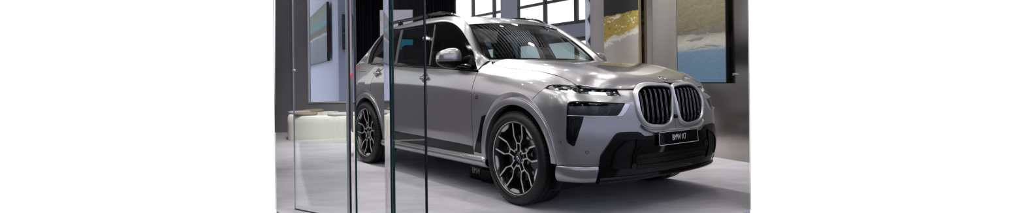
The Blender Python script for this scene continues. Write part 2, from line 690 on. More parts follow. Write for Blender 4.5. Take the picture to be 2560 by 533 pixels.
class Surf:
    """dense triangles of a surface with their own 2D coordinates, for lines of sight"""

    def __init__(s, fn, t0, t1, nt, v0, v1, nv):
        tt, vv = np.linspace(t0, t1, nt), np.linspace(v0, v1, nv)
        s.D = np.array([(a, b) for a in tt for b in vv])
        s.P = fn(s.D)
        F = []
        for f in grid_faces(nt, nv):
            F += [(f[0], f[1], f[2]), (f[0], f[2], f[3])]
        s.F = F
        s.bvh = BVHTree.FromPolygons([Vector(p) for p in s.P], F)

    def hit(s, org, d):
        loc, nrm, i, dist = s.bvh.ray_cast(Vector(org), Vector(d).normalized())
        if loc is None:
            loc, nrm, i, dist = s.nearest_to_ray(org, d)
        a, b, c = [s.P[k] for k in s.F[i]]
        m = np.stack([b - a, c - a], 1)
        w, *_ = np.linalg.lstsq(m, np.array(loc) - a, rcond=None)
        A, B, C_ = [s.D[k] for k in s.F[i]]
        return A + (B - A) * w[0] + (C_ - A) * w[1]

    def nearest_to_ray(s, org, d):
        d = np.array(d, float)
        d /= np.linalg.norm(d)
        q = s.P - np.array(org)
        k = np.argmin(np.linalg.norm(q - np.outer(q @ d, d), axis=1))
        return s.bvh.find_nearest(Vector(s.P[k]))

    def pix(s, pts):
        return np.array([s.hit(EYE, ray(u, v)) for u, v in pts])

    def side(s, pts):                    # from straight abeam: (x, z) points
        return np.array([s.hit((x, -6, z), (0, 1, 0)) for x, z in pts])


LOW = Surf(S, 0, T_END, 460, VK[0], VK[-1], 90)


def px(pts, n=0):
    q = LOW.pix(pts)
    return curve(q, n) if n else q


def S3(tv):
    return S(np.asarray(tv, float))


# ------------------------------------------------------------------ glass house surfaces
def zbelt(x):
    return np.interp(x, [-3.7, -3.07, -1.54, -.61, 0], [1.30, 1.281, 1.192, 1.135, 1.10])


def YG(x, z):
    """half width of the side glass above the belt"""
    b = np.interp(x, [-4.1, -3.7, -3.4, -3.05, -2.6, -1.9, -1.2, -.6, 0], [.79, .85, .885, .908, .924, .930, .930, .922, .90])
    h = z - zbelt(x)
    return b - .30 * h - .21 * h * np.abs(h)


def G_(xz):
    xz = np.asarray(xz, float)
    return np.stack([xz[:, 0], -YG(xz[:, 0], xz[:, 1]), xz[:, 1]], 1)


def ev_G(xz):
    e = 4e-3
    p = G_(xz)
    a = G_(xz + np.array([e, 0])) - G_(xz - np.array([e, 0]))
    b = G_(xz + np.array([0, e])) - G_(xz - np.array([0, e]))
    n = np.cross(a, b)
    n /= np.maximum(np.linalg.norm(n, axis=1, keepdims=True), 1e-12)
    return p, n


GLS = Surf(G_, -4.1, -.3, 190, 1.0, 1.9, 60)


def pg(pts, n=0):
    q = GLS.pix(pts)
    return curve(q, n) if n else q


CAR = empty('car')
ang = math.atan2(FW[0], RT[0])
CAR.rotation_euler = (0, 0, ang)
CAR.location = (-(EYE @ RT), -(EYE @ FW), 0)
tag(CAR, 'grey metallic SUV with tall twin grille and black bumper parked on the pale floor', 'car')

# ------------------------------------------------------------------ shared seams (photo pixels on the near side)
HOODCUT_PX = [(1231, 160.5), (1256, 168), (1284, 172), (1312.5, 175), (1340.7, 177.7), (1369, 183.3), (1397, 191), (1419.5, 200), (1433.5, 208.6), (1441.4, 214)]
hood_tv = px(HOODCUT_PX)
hood3 = S3(hood_tv)
ARC_F, ARC_R = (0.0, .395), (-3.105, .395)
RA = .500


def r_flare(a):                       # the panels end where the arch flare starts: furthest out at the top
    return RA + .048 * max(0., math.sin(R(a))) ** 1.5


def arc(c, r, a0, a1, n=40):
    rr = (lambda a: r_flare(a)) if r is None else (lambda a: r)
    return [(c[0] + rr(a) * math.cos(R(a)), c[1] + rr(a) * math.sin(R(a))) for a in np.linspace(a0, a1, n)]


DOOR_FRONT = [(1194.6, 179.5), (1190, 190), (1185.5, 202), (1181.5, 215), (1179.5, 229), (1178.7, 255), (1178.7, 283), (1181.6, 336), (1182.6, 366.5)]
BPOST = [(1066.5, 170.5), (1065, 200), (1064, 250), (1064, 300), (1064.8, 342.4)]
DOOR_REAR_PX = [(964.5, 163.5), (957, 172), (943, 181), (932, 196), (926.5, 215), (926, 228), (931, 240)]
if __name__ == '__main__':
    pass


def both(name, d, m, parent, label=None):
    """a part on the near side and its mirror image on the far side"""
    a = put(name, d, m, parent)
    b = put(name, mirror(d), m, parent)
    if label:
        a['label'] = b['label'] = label
    return a, b


def cat(*ls):
    return np.concatenate([np.asarray(l, float) for l in ls])


def tv_at(x, v, lo=.9, hi=6.4):
    """station coordinate where the side has length position x at line v"""
    tt = np.linspace(lo, hi, 900)
    xs = S(np.stack([tt, np.full_like(tt, v)], 1))[:, 0]
    return float(np.interp(-x, -xs, tt))


GAP = .0036
arc_front = lambda a0, a1, r=None, n=40: LOW.side(arc(ARC_F, r, a0, a1, n))
arc_rear = lambda a0, a1, r=None, n=40: LOW.side(arc(ARC_R, r, a0, a1, n))

# ---- seams as station coordinates
s_fender_bumper = px([(1362.2, 220.5), (1350, 230), (1338, 241), (1329, 251), (1323.8, 259)], 10)
DRL_TOP = [(1362.7, 219.2), (1371, 213.8), (1383, 212.4), (1401.9, 212.2), (1422, 213), (1441.4, 214.2)]
s_drl_top = px(DRL_TOP, 12)
s_hood = curve(hood_tv, 40)
s_door_front = px(DOOR_FRONT, 24)
s_b = px(BPOST, 10)
s_door_rear = px(DOOR_REAR_PX, 22)
s_belt_f = px([(1066.5, 170.5), (1100, 172), (1135, 174), (1165, 176), (1194.6, 179.5)], 14)
s_belt_r = px([(964.5, 163.5), (1000, 166), (1040, 169), (1066.5, 170.5)], 10)
s_bot_f = px([(1182.6, 366.5), (1120, 353.5), (1064.8, 342.4)], 10)
s_bot_r = px([(1064.8, 342.4), (1030, 336.2), (990, 329), (966, 325)], 10)
v_seam = .398                                            # lower edge of the painted nose


def ang_of(c, tv):
    p = S3(tv.reshape(1, 2))[0]
    return math.degrees(math.atan2(p[2] - c[1], p[0] - c[0]))


def clip_arch(tv, c):
    """cut the tail of a seam where it runs into the arch flare"""
    P = S3(tv)
    keep = []
    for p, q in zip(P, tv):
        a = math.degrees(math.atan2(p[2] - c[1], p[0] - c[0]))
        if math.hypot(p[0] - c[0], p[2] - c[1]) < r_flare(a) + .002:
            break
        keep.append(q)
    return np.array(keep)


s_fender_bumper = clip_arch(s_fender_bumper, ARC_F)
s_door_rear = clip_arch(s_door_rear, ARC_R)

# ---- front fender
af = ang_of(ARC_F, s_fender_bumper[-1])
end_arc = arc_front(af, 188)
low_v = .318
fender = cat(s_hood[::-1][:-1] * 1.0, )
corner_px = [(1229, 152.6), (1221, 150.8), (1212, 149.6), (1204, 151), (1200, 156), (1196.5, 168)]
fender = cat(s_door_front, [[s_door_front[-1][0], low_v]],
             [[end_arc[-1][0], low_v]], end_arc[::-1], s_fender_bumper[::-1][1:], s_drl_top[1:], s_hood[::-1][1:], px(corner_px))
d = trim(fender, ev_S, .030, gap=GAP)
fen, fen_l = both('front_fender', d, M['paint'], CAR)

# ---- doors
door_f = cat(s_door_front, s_bot_f[1:], s_b[::-1][1:], s_belt_f[1:-1])
fd, fd_l = both('front_door', trim(door_f, ev_S, .032, gap=GAP), M['paint'], CAR)
a_top = ang_of(ARC_R, s_door_rear[-1])
arcR = arc_rear(a_top, -1.0)
arcR = np.array([p for p in arcR])
door_r = cat(s_b, s_bot_r[1:-1], arcR[::-1], s_door_rear[::-1], s_belt_r[1:-1])
rd, rd_l = both('rear_door', trim(door_r, ev_S, .032, gap=GAP), M['paint'], CAR)

# ---- quarter panel, with a fuel flap on the near side
t_tail = tv_at(-4.0, .8)
v_top = 1.215
arcR2 = arc_rear(a_top, 182)
q_belt = px([(964.5, 163.5), (945, 162.4), (928, 161.5)], 6)
quarter = cat(s_door_rear, arcR2, [[t_tail, .315], [t_tail, .6], [t_tail, .9], [t_tail, v_top]],
              [[tv_at(-3.45, 1.15), v_top], [tv_at(-3.22, 1.15), 1.175]], q_belt[::-1][:-1])
flap = px([(897.5, 181.5), (899, 179), (914, 179), (915.5, 181), (911.5, 208), (909.5, 210), (896, 209.5), (895.2, 206.5)])
qp = put('rear_quarter_panel', trim(quarter, ev_S, .034, holes=[shrink(flap, -GAP * .4)], gap=GAP), M['paint'], CAR)
put('fuel_flap', trim(flap, ev_S, .03, gap=.0012), M['paint'], qp)
put('rear_quarter_panel', mirror(trim(quarter, ev_S, .034, gap=GAP)), M['paint'], CAR)

# ---- tail: bumper and tailgate
tail = np.array([[t_tail, .315], [T_END, .315], [T_END, .80], [t_tail, .80]])
d = trim(tail, ev_S, .05, gap=GAP)
put('rear_bumper', join(d, mirror(d)), M['paint'], CAR)
tail = np.array([[t_tail, .80], [T_END, .80], [T_END, 1.26], [t_tail, 1.215]])
d = trim(tail, ev_S, .05, gap=GAP)
tg = put('tailgate', join(d, mirror(d)), M['paint'], CAR)
t_l0 = tv_at(-3.80, 1.0)
lamp = np.array([[t_l0 - .12, 1.025], [t_l0 + .55, 1.0], [t_l0 + .55, 1.06], [t_l0 + .2, 1.09], [t_l0 + .03, 1.12], [t_l0 - .17, 1.118], [t_l0 - .16, 1.05]])
both('tail_light', trim(lamp, ev_S, .03, off=.008, thick=.02), M['red_lens'], CAR, 'red tail light')

# ---- black strip under the doors and the painted sill
strip = cat(s_bot_f, s_bot_r[1:], [[s_bot_r[-1][0] + .015, .325], [s_door_front[-1][0] - .165, .325], [s_door_front[-1][0] - .165, .402]])
strip = cat(s_bot_f, s_bot_r[1:], [[s_bot_r[-1][0], .325], [s_door_front[-1][0], .325]])
both('rocker_trim', trim(strip, ev_S, .05, off=-.006, gap=.001), M['gloss_black'], CAR, 'gloss black strip below the doors')
prof = [(.915, .352), (.945, .352), (.965, .340), (.982, .318), (.985, .300), (.970, .268), (.945, .252), (.90, .246), (.84, .25)]
xs = np.concatenate([[-.452, -.462], np.linspace(-.50, -2.62, 30), [-2.645, -2.655]])
Gs = np.array([[(x, -(y - (.03 if i in (0, 33) else .0)), z + .003 * math.sin((x + 2.6) * .9)) for (y, z) in curve([(a, b, 0) for a, b in prof], 24)[:, :2]] for i, x in enumerate(xs)])
both('side_sill', grid_data(Gs), M['paint'], CAR)

# ---- fender vent and emblem behind the front wheel
vent = px([(1204.5, 292), (1209, 289), (1214, 287.5), (1210.5, 303), (1206.5, 320), (1203.5, 350), (1203, 384), (1196, 382), (1185.5, 379.5), (1190, 360), (1195, 340)])
both('air_breather', trim(vent, ev_S, .025, off=.004, thick=.012), M['gloss_black'], fen).__class__
for o in list(fen.children):
    pass
bd = px([(1185.6, 247.2), (1187, 238.9), (1196, 239.2), (1195.3, 247.4)])
for flipy, par in ((False, fen), (True, fen_l)):
    base = trim(bd, ev_S, .02, off=.006, thick=.006)
    bb = put('side_badge', mirror(base) if flipy else base, M['chrome'], par)
    q0, q1, q2, q3 = bd
    for k, mm in enumerate(('light_blue', 'dark_blue', 'red')):
        f0, f1 = .04 + k * .15, .04 + (k + 1) * .15
        quad = [q0 + (q3 - q0) * f0, q1 + (q2 - q1) * (f0 + .06), q1 + (q2 - q1) * (f1 + .06), q0 + (q3 - q0) * f1]
        dd = trim(np.array(quad), ev_S, .02, off=.0075, thick=.002)
        put('badge_stripe', mirror(dd) if flipy else dd, M[mm], bb)
    # dark ground with a bright slanted letter
    quad = [q0 + (q3 - q0) * .52, q1 + (q2 - q1) * .58, q1 + (q2 - q1) * .98, q0 + (q3 - q0) * .96]
    dd = trim(np.array(quad), ev_S, .02, off=.0070, thick=.001)
    put('badge_field', mirror(dd) if flipy else dd, M['gloss_black'], bb)
    a0, a1 = q0 + (q3 - q0) * .55, q1 + (q2 - q1) * .60
    b0, b1 = q0 + (q3 - q0) * .93, q1 + (q2 - q1) * .95
    P_ = lambda s, r: a0 + (b0 - a0) * s + (a1 - a0) * r + ((b1 - a1) - (b0 - a0)) * s * r
    Mm = [P_(0, .08), P_(0, .92), P_(.22, .92), P_(.5, .5), P_(.78, .92), P_(1, .92), P_(1, .08), P_(.76, .08), P_(.76, .55), P_(.5, .2), P_(.24, .55), P_(.24, .08)]
    dd = trim(np.array(Mm), ev_S, .02, off=.0082, thick=.002)
    put('badge_letter', mirror(dd) if flipy else dd, M['chrome'], bb)

# ---- body coloured wheel arch rings
def ring(arcfn, a0, a1, r0, r1, n=70):
    """a rounded lip that follows the arch: lofted across"""
    rows = []
    angs = np.linspace(a0, a1, n)
    cx = ARC_F if arcfn == 'f' else ARC_R
    kk = np.array([max(0., math.sin(R(a))) ** 1.5 for a in angs])
    rf = np.array([r_flare(a) for a in angs])
    prof_ = [(rf + .003, -.004 + 0 * kk), (rf, .0008 + 0 * kk), (rf - .003, -.0015 * kk), (.506 + .004 * kk, -.020 * kk + .0), (.5035 + 0 * kk, -.019 * kk), (.5025 + 0 * kk, -.016 * kk + .002),
             (.5015 + 0 * kk, -.004 * kk + .005), (.497 + 0 * kk, .006 - .002 * kk), (.450 + 0 * kk, .005 + 0 * kk), (.4445 + 0 * kk, .001 + 0 * kk), (.442 + 0 * kk, -.008 + 0 * kk), (.440 + 0 * kk, -.06 + 0 * kk)]
    for r, o in prof_:
        tv = LOW.side([(cx[0] + r_ * math.cos(R(a)), cx[1] + r_ * math.sin(R(a))) for r_, a in zip(r, angs)])
        P, N = ev_S(tv)
        N = np.stack([N[:, 0] * .2, N[:, 1], N[:, 2] * .25], 1)
        rows.append(P + N * o[:, None])
    Gg = np.array(rows)
    return grid_data(Gg, lambda c: np.array([0, -1., 0]) + .6 * (np.array([c[0] - cx[0], 0, c[2] - cx[1]])))


both('wheel_arch', ring('f', 0.5, 189, .442, .500), M['paint'], CAR)
both('wheel_arch', ring('r', -9, 186, .442, .500), M['paint'], CAR)

# ---- bonnet
hx = hood3[:, 0]
HXS = np.concatenate([hx, [.66, .76, .86]])
HZC = np.concatenate([hood3[:, 2], [.955, .90, .86]])
HYC = np.concatenate([-hood3[:, 1], [.80, .80, .80]])
_o = np.argsort(HXS)
HXS, HZC, HYC = HXS[_o], HZC[_o], HYC[_o]


def Zh(xy):
    xy = np.asarray(xy, float)
    x, y = xy[:, 0], np.abs(xy[:, 1])
    zc = hermite(HXS, HZC, np.clip(x, HXS[0], HXS[-1]))
    yc = hermite(HXS, HYC, np.clip(x, HXS[0], HXS[-1]))
    z0 = interp1([-.65, -.38, -.10, .2, .425, .6, .67, .8, .88], [1.258, 1.238, 1.216, 1.186, 1.150, 1.108, 1.09, 1.056, 1.035], x)
    g = 1 - np.clip(y / yc, 0, 1.02) ** 6
    zb = zc + (z0 - zc) * g
    xe = interp1([0, .12, .25, .40, .588, .725, .80, .86], [.832, .828, .818, .795, .742, .668, .612, .57], y)
    ze = interp1([0, .10, .25, .40, .588, .725, .80, .86], [1.004, 1.008, .998, .962, .966, .983, .998, 1.01], y)
    dd = np.maximum(xe - x, -.01)
    w = np.exp(-np.clip(dd, -.01, 9) / .06)
    w = w * (1 - np.clip((y - .77) / .05, 0, 1))
    z = zb * (1 - w) + np.minimum(ze, zb) * w
    yr = np.interp(x, [-.6, .8], [.60, .42])
    z = z + .007 * np.exp(-((y - yr) / .045) ** 2) * np.clip((.75 - x) / .2, 0, 1)
    return np.stack([xy[:, 0], xy[:, 1], z], 1)


def ev_H(xy):
    e = 3e-3
    p = Zh(xy)
    a = Zh(xy + np.array([e, 0])) - Zh(xy - np.array([e, 0]))
    b = Zh(xy + np.array([0, e])) - Zh(xy - np.array([0, e]))
    n = np.cross(a, b)
    return p, n / np.linalg.norm(n, axis=1, keepdims=True)


hc = curve(hood3[:, :2].tolist(), 30) if False else np.array(curve(np.c_[hood3[:, :2], np.zeros(len(hood3))], 30))[:, :2]
front_edge = curve([(hc[-1][0], hc[-1][1], 0), (.666, -.725, 0), (.742, -.588, 0), (.788, -.43, 0), (.803, -.36, 0), (.815, -.25, 0), (.823, -.10, 0), (.815, -.03, 0), (.802, 0, 0)], 30)[:, :2]
rear_edge = curve([(hc[0][0], hc[0][1], 0), (-.60, -.66, 0), (-.50, -.45, 0), (-.42, -.2, 0), (-.40, 0, 0)], 14)[:, :2]
hoodpoly = cat(hc, front_edge[1:], (front_edge * [1, -1])[::-1][1:], (hc * [1, -1])[::-1][1:], (rear_edge * [1, -1])[1:], rear_edge[::-1][1:-1])
hood = put('hood', trim(hoodpoly, ev_H, .034, gap=GAP), M['paint'], CAR)

# round emblem on the nose of the bonnet
rc = Zh([(.772, 0.)])[0]
rn = ev_H(np.array([(.758, 0.0)]))[1][0]
zax = Vector(rn)
yax = Vector((0, 1, 0))
xax = yax.cross(zax).normalized()
EM = Matrix(((xax.x, yax.x, zax.x, rc[0]), (xax.y, yax.y, zax.y, rc[1]), (xax.z, yax.z, zax.z, rc[2]), (0, 0, 0, 1)))


def emblem(name, r, mtx, parent):
    """black ring, chrome rim and four blue / white quarters"""
    b = MB()
    b.mi = 0
    b.lathe([(r, -.006), (r, .002), (r * .95, .004), (r * .93, .0032)], 48, mtx)
    b.mi = 1
    b.lathe([(r * .93, .0034), (r * .62, .0040)], 48, mtx)
    b.mi = 0
    b.lathe([(r * .62, .0046), (r * .57, .0046)], 48, mtx)
    for k in range(4):
        b.mi = 2 + k % 2
        bb_ = bmesh.new()
        c = bb_.verts.new((0, 0, .0042))
        vs = [bb_.verts.new((r * .58 * math.cos(R(90 * k + a)), r * .58 * math.sin(R(90 * k + a)), .0042)) for a in range(0, 91, 9)]
        for p, q in zip(vs, vs[1:]):
            bb_.faces.new((c, p, q))
        bb_.verts.index_update()
        b._add(bb_, mtx)
    return b.build(name, None, parent, mats=[M['chrome'], M['gloss_black'], M['white'], M['blue']])


emblem('emblem', .041, EM, hood)

# ---- painted nose with openings for grille and lamps
K_OUT = [(1582, 227.3), (1587, 220.5), (1595.5, 212.5), (1607, 209.7), (1644.4, 209.7), (1668, 211.3), (1677, 215.5), (1680.5, 223.9), (1681, 260), (1680.5, 294.8), (1677, 309), (1668, 316.7), (1641, 319.4), (1620.8, 317.7), (1607.3, 310), (1593.8, 288), (1587, 261), (1583, 243)]
K_IN = [(1593, 234), (1597, 226.8), (1604, 221), (1612, 218), (1632, 216.5), (1664, 218.3), (1673, 221.5), (1675.5, 229), (1676, 260), (1675.6, 288), (1673, 300), (1665, 308.5), (1640, 311.5), (1624, 310), (1612, 303.5), (1604, 291), (1597.5, 271), (1593.8, 250)]
HEAD = [(1416.4, 268), (1418.4, 259.5), (1424.6, 254.6), (1435, 253), (1470, 253.8), (1505, 255.5), (1540, 257.3), (1563, 258.8), (1558, 268), (1552.5, 279), (1546, 287), (1538, 289.8), (1505, 290.6), (1459.7, 289.8), (1416.0, 288)]
BLADE = [(1563.5, 258.8), (1576.5, 260), (1572, 269), (1565.5, 281), (1557.5, 289.5), (1550, 291.6), (1539, 290.8), (1547, 287.5), (1553, 279.5), (1558.5, 268.5)]
CURT = [(1415.7, 290), (1459.7, 291.5), (1449, 327), (1437, 364), (1433.5, 367), (1428, 364.5), (1418.6, 358), (1415, 350), (1414.6, 330)]
DRL = [(1362.7, 219.2), (1371, 213.8), (1383, 212.4), (1401.9, 212.2), (1422, 213), (1443, 214.5), (1475, 217), (1505, 219.2), (1530, 222.6), (1540, 225), (1546, 232), (1551.7, 239.8), (1530, 239.9), (1510, 238.8), (1476, 235.9), (1448, 234), (1422.5, 231.8), (1400, 228.9), (1385.4, 226.2), (1372, 222.6)]
TRIM = [(1497, 420), (1499.5, 402), (1502, 388), (1521, 361), (1538, 337.5), (1543, 333.3), (1550, 331.3), (1573, 330.3), (1594, 330.3), (1600, 332.5), (1606, 338), (1612, 341)]
k_out, k_in = px(K_OUT), px(K_IN)
for q in (k_out, k_in):
    q[:, 0] = np.maximum(q[:, 0], .006)


def close_smooth(q, n=90):
    q = np.vstack([q[-2:], q, q[:3]])
    d_ = np.concatenate([[0], np.cumsum(np.linalg.norm(np.diff(q, axis=0), axis=1))])
    tt = np.linspace(d_[2], d_[-3], n, endpoint=False)
    return hermite(d_, q, tt)


k_out, k_in = close_smooth(k_out), close_smooth(k_in)
k_in[:, 0] = np.maximum(k_in[:, 0], .018)
k_out[:, 0] = np.maximum(k_out[:, 0], .006)
head, blade, curt, drl = px(HEAD), px(BLADE), px(CURT), px(DRL)
trimline = px(TRIM)
v_c = float(trimline[-1][1])
nose_arc = arc_front(af, 2.0)
nose_arc = nose_arc[nose_arc[:, 1] > v_seam]
drl_low = drl[10:][::1]                                   # inner end and lower edge, back to the outer tip
hood_edge_tv = px([(1585.5, 225.8), (1560, 224.5), (1541, 223.8)])
nose = cat([[.0, v_c]], [[0, .965]], px([(1650, 211), (1615, 210.5), (1598, 213), (1588, 220.5)]), hood_edge_tv[:2], drl[9:10] + [[-.006, .004]],
           drl_low, s_fender_bumper, nose_arc, [[nose_arc[-1][0] - .002, v_seam]], [[trimline[0][0], v_seam]], trimline[1:])
d = trim(nose, ev_S, .03, holes=[shrink(k_in, -.012), shrink(head, -.002), shrink(blade, .004), shrink(curt, -.002)] if False else [shrink(k_in, -.010), cat(shrink(cat(head[:8], blade[1:6], head[12:]), -.001)), shrink(curt, .0)], gap=GAP * .6)
nose_o = put('front_bumper', join(d, mirror(d)), M['paint'], CAR)

# dark backing behind every opening of the nose
back = np.array([[0, .33], [1.12, .33], [1.12, .95], [.9, 1.0], [0, 1.0]])
d = trim(back, ev_S, .05, off=-.085, thick=0)
put('nose_backing', join(d, mirror(d)), M['shadow_black'], CAR)

# ---- parking sensors
for (u, v) in ((1399, 356), (1468, 381.5)):
    c = px([(u, v)])[0]
    o = np.array([c + .014 * np.array([math.cos(a), math.sin(a)]) for a in np.linspace(0, 2 * math.pi, 20, endpoint=False)])
    i_ = np.array([c + .0105 * np.array([math.cos(a), math.sin(a)]) for a in np.linspace(0, 2 * math.pi, 20, endpoint=False)])
    dd = trim(i_, ev_S, .01, off=.0025, thick=.003)
    rr = trim(o, ev_S, .01, off=.0006, thick=.001)
    for fl in (0, 1):
        sn = put('parking_sensor', mirror(dd) if fl else dd, M['paint'], nose_o)
        put('sensor_ring', mirror(rr) if fl else rr, M['black_plastic'], nose_o)

# ---- kidney grille: frame with a raised rounded rim, slats behind
def loop_surface(loops, name, m, parent, mir):
    """rings of (outline, offset) joined into a closed band"""
    rows = []
    for q, o in loops:
        P, N = ev_S(q)
        rows.append(P + N * o)
    n = len(rows[0])
    V = np.concatenate(rows)
    F = grid_faces(len(rows), n, True)
    F = orient(V, F, lambda c: np.array([1., 0, 0]) + .0 * c)
    Vn = [tuple(p) for p in V]
    bm = bmesh.new()
    vs = [bm.verts.new(p if not mir else (p[0], -p[1], p[2])) for p in Vn]
    for f in F:
        bm.faces.new([vs[i] for i in (f if not mir else f[::-1])])
    bmesh.ops.recalc_face_normals(bm, faces=bm.faces)
    me = bpy.data.meshes.new(name)
    bm.to_mesh(me)
    bm.free()
    me.polygons.foreach_set('use_smooth', [True] * len(me.polygons))
    me.set_sharp_from_angle(angle=R(50))
    me.materials.append(m)
    return link(bpy.data.objects.new(name, me), parent)


k_mid = (k_out + k_in) / 2
for fl in (0, 1):
    kf = loop_surface([(k_out, -.012), (k_out, .011), (shrink(k_out, .0025), .0145), (k_mid, .020), (shrink(k_in, -.0035), .021), (k_in, .016), (k_in, -.05)], 'kidney_grille', M['satin'], CAR, fl)
    # a dark inner liner
    lin = loop_surface([(shrink(k_in, .003), .008), (shrink(k_in, .012), -.004), (shrink(k_in, .014), -.07)], 'grille_liner', M['gloss_black'], kf, fl)
    # seven vertical slats
    lo_t, hi_t = k_in[:, 0].min(), k_in[:, 0].max()
    sl_u = [1601.5, 1614, 1628, 1641, 1653.5, 1664.5, 1673.5]
    tops = np.linspace(hi_t - .045, lo_t + .012, 7)
    for k in range(7):
        tc = tops[k]
        vv = np.linspace(.58, 1.06, 300)
        ins = inside(shrink(k_in, .006), np.stack([np.full(300, tc), vv], 1))
        if not ins.any():
            continue
        v0_, v1_ = vv[ins].min() + .002, vv[ins].max() - .002
        vs_ = np.linspace(v0_, v1_, 26)
        bow = .010 * np.sin(np.linspace(0, math.pi, 26))
        P, N = ev_S(np.stack([np.full(26, tc), vs_], 1))
        dep = .012 * np.clip(np.minimum(np.linspace(0, 1, 26), np.linspace(1, 0, 26)) / .12, 0, 1) - .012
        P = P + N * (dep - .002)[:, None]
        sec = [(-.0085, -.055), (-.0085, -.004), (-.0065, .0), (.0065, .0), (.0085, -.004), (.0085, -.055)]
        rows = []
        for (ly, lx) in sec:
            rows.append(P + np.array([lx, ly, 0]))
        V = np.concatenate(rows)
        F = orient(V, grid_faces(6, 26), lambda c: c - np.array([P[13][0] - .03, P[13][1], c[2]]))
        V2 = [(x, -y if fl else y, z) for x, y, z in V]
        F2 = [f[::-1] for f in F] if fl else F
        so = mesh('grille_slat', V2, F2, M['gloss_black'], kf)
        # bright edges either side of the slat front
        rows = []
        e = MB()
        for sgn in (-1, 1):
            pts = [(p[0] + .0005, (p[1] + sgn * .0068) * (-1 if fl else 1), p[2]) for p in P]
            e.tube(pts, .0016, 6)
        e.build('slat_edge', M['slat_edge'], so)
# bright ledge of the nose under the grille
lt = curve(px([(1603, 309), (1609, 315.5), (1620, 321), (1641, 323), (1664, 322), (1684, 320.2)]), 30)
lb = curve(px([(1605, 318), (1613, 325), (1626, 330.5), (1645, 332.5), (1666, 331.5), (1685.5, 329)]), 30)
lt[-1][0] = lb[-1][0] = 0
rows = []
for k_, o_ in ((0, .003), (.35, .012), (.75, .024), (1.0, .026), (1.06, .020), (1.12, .002)):
    P, N = ev_S(lt * (1 - k_) + lb * k_)
    rows.append(P + N * o_)
d = grid_data(np.array(rows), lambda c: np.array([1., 0, .3]))
put('grille_ledge', join(d, mirror(d)), M['paint'], nose_o)
# camera in the gap between the kidneys
pc = S3(px([(1683.5, 291)]))[0]
b = MB()
b.lathe([(.0, .020), (.010, .018), (.016, .010), (.017, -.02)], 20, Matrix.Translation((pc[0] + .01, 0, pc[2])) @ Matrix.Rotation(R(90), 4, 'Y'))
b.build('front_camera', M['gloss_black'], nose_o)

# ---- lamps
M['crystal'] = mat('faceted_lamp_interior', (.3, .3, .3), .12, 1.)
_m = M['crystal']
_v = mapping(_m, (1, 1, 2.0))
_t = nd(_m, 'ShaderNodeTexVoronoi', Scale=38.)
lk(_m, _v, _t.inputs['Vector'])
lk(_m, ramp(_m, _t.outputs['Color'], [(.0, (.015, .015, .016)), (.5, (.03, .03, .032)), (.72, (.25, .25, .26)), (.9, (.8, .8, .8))]), bsdf(_m).inputs['Base Color'])
bump(_m, _t.outputs['Distance'], .6, .01)
for fl in (0, 1):
    mir_ = (lambda d_: mirror(d_)) if fl else (lambda d_: d_)
    dr = put('daytime_running_light', mir_(trim(drl, ev_S, .022, off=-.012, thick=.03)), M['crystal'], CAR)
    put('lamp_cover', mir_(trim(drl, ev_S, .022, off=.001, thick=.004, gap=.001)), M['lamp_glass'], dr)
    for bar in ([(1399.8, 224.6), (1432.9, 226), (1441, 231.8), (1406, 228.9)], [(1472, 228.6), (1513.3, 230.8), (1518.3, 237), (1478.3, 234.7)]):
        put('light_bar', mir_(trim(px(bar), ev_S, .02, off=-.004, thick=.008)), M['drl'], dr)
    for bar in ([(1384, 222.2), (1396, 216.8), (1404, 217), (1394, 223.2)],):
        put('reflector', mir_(trim(px(bar), ev_S, .02, off=-.007, thick=.008)), M['lens'], dr)
    eb = px([(1440, 214.2), (1475, 217), (1505, 219.2), (1533, 223.1), (1536, 226.6), (1505, 223.6), (1475, 221.6), (1444, 219)])
    put('lamp_brow', mir_(trim(eb, ev_S, .02, off=-.003, thick=.008)), M['gloss_black'], dr)
    hl = put('headlight', mir_(trim(shrink(head, -.001), ev_S, .024, off=-.075, thick=0)), M['shadow_black'], CAR)
    put('headlight_cover', mir_(trim(head, ev_S, .024, off=-.012, thick=.04)), M['dark_lamp_glass'], hl)
    put('headlight_blade', mir_(trim(blade, ev_S, .02, off=-.002, thick=.03)), M['satin'], hl)
    q = S3(curve(px([(1419, 288.8), (1460, 290.6), (1505, 291.4), (1540, 291.2)]), 24))
    b = MB()
    b.tube([(p[0] + .002, (p[1] - .002) * (-1 if fl else 1), p[2]) for p in q], .0028, 6)
    b.build('headlight_strip', M['satin'], hl)
    for (u, v, r) in ((1520, 274, .032), (1488, 273, .030), (1450, 272, .026)):
        tvc = px([(u, v)])
        P, N = ev_S(tvc)
        c = P[0] - N[0] * .055
        n = Vector(N[0])
        mt = Matrix.Translation(Vector(c)) @ n.to_track_quat('Z', 'Y').to_matrix().to_4x4()
        if fl:
            mt = Matrix.Scale(-1, 4, (0, 1, 0)) @ mt
        b = MB()
        b.lathe([(r * 1.25, -.02), (r * 1.25, .010), (r * 1.1, .014), (r, .008), (r * .75, .022), (.0, .030)], 28, mt)
        b.build('projector_lens', M['lens'], hl)
    both_ = put('air_curtain', mir_(trim(curt, ev_S, .024, off=-.016, thick=.03)), M['gloss_black'], CAR)
    # upright fins in the air curtain
    for k, (u0, u1, vb) in enumerate(((1424, 1427, 352), (1436, 1434, 352), (1448, 1439, 335))):
        a_ = S3(px([(u0, 294)]))[0]
        b_ = S3(px([(u1, vb)]))[0]
        b = MB()
        f_ = -1 if fl else 1
        nrm = ev_S(px([(u0, 294)]))[1][0]
        b.tube([np.array(a_) * [1, f_, 1] - nrm * [1, f_, 1] * .008, np.array(b_) * [1, f_, 1] - nrm * [1, f_, 1] * .008], .004, 6)
        b.build('fin', M['black_plastic'], both_)

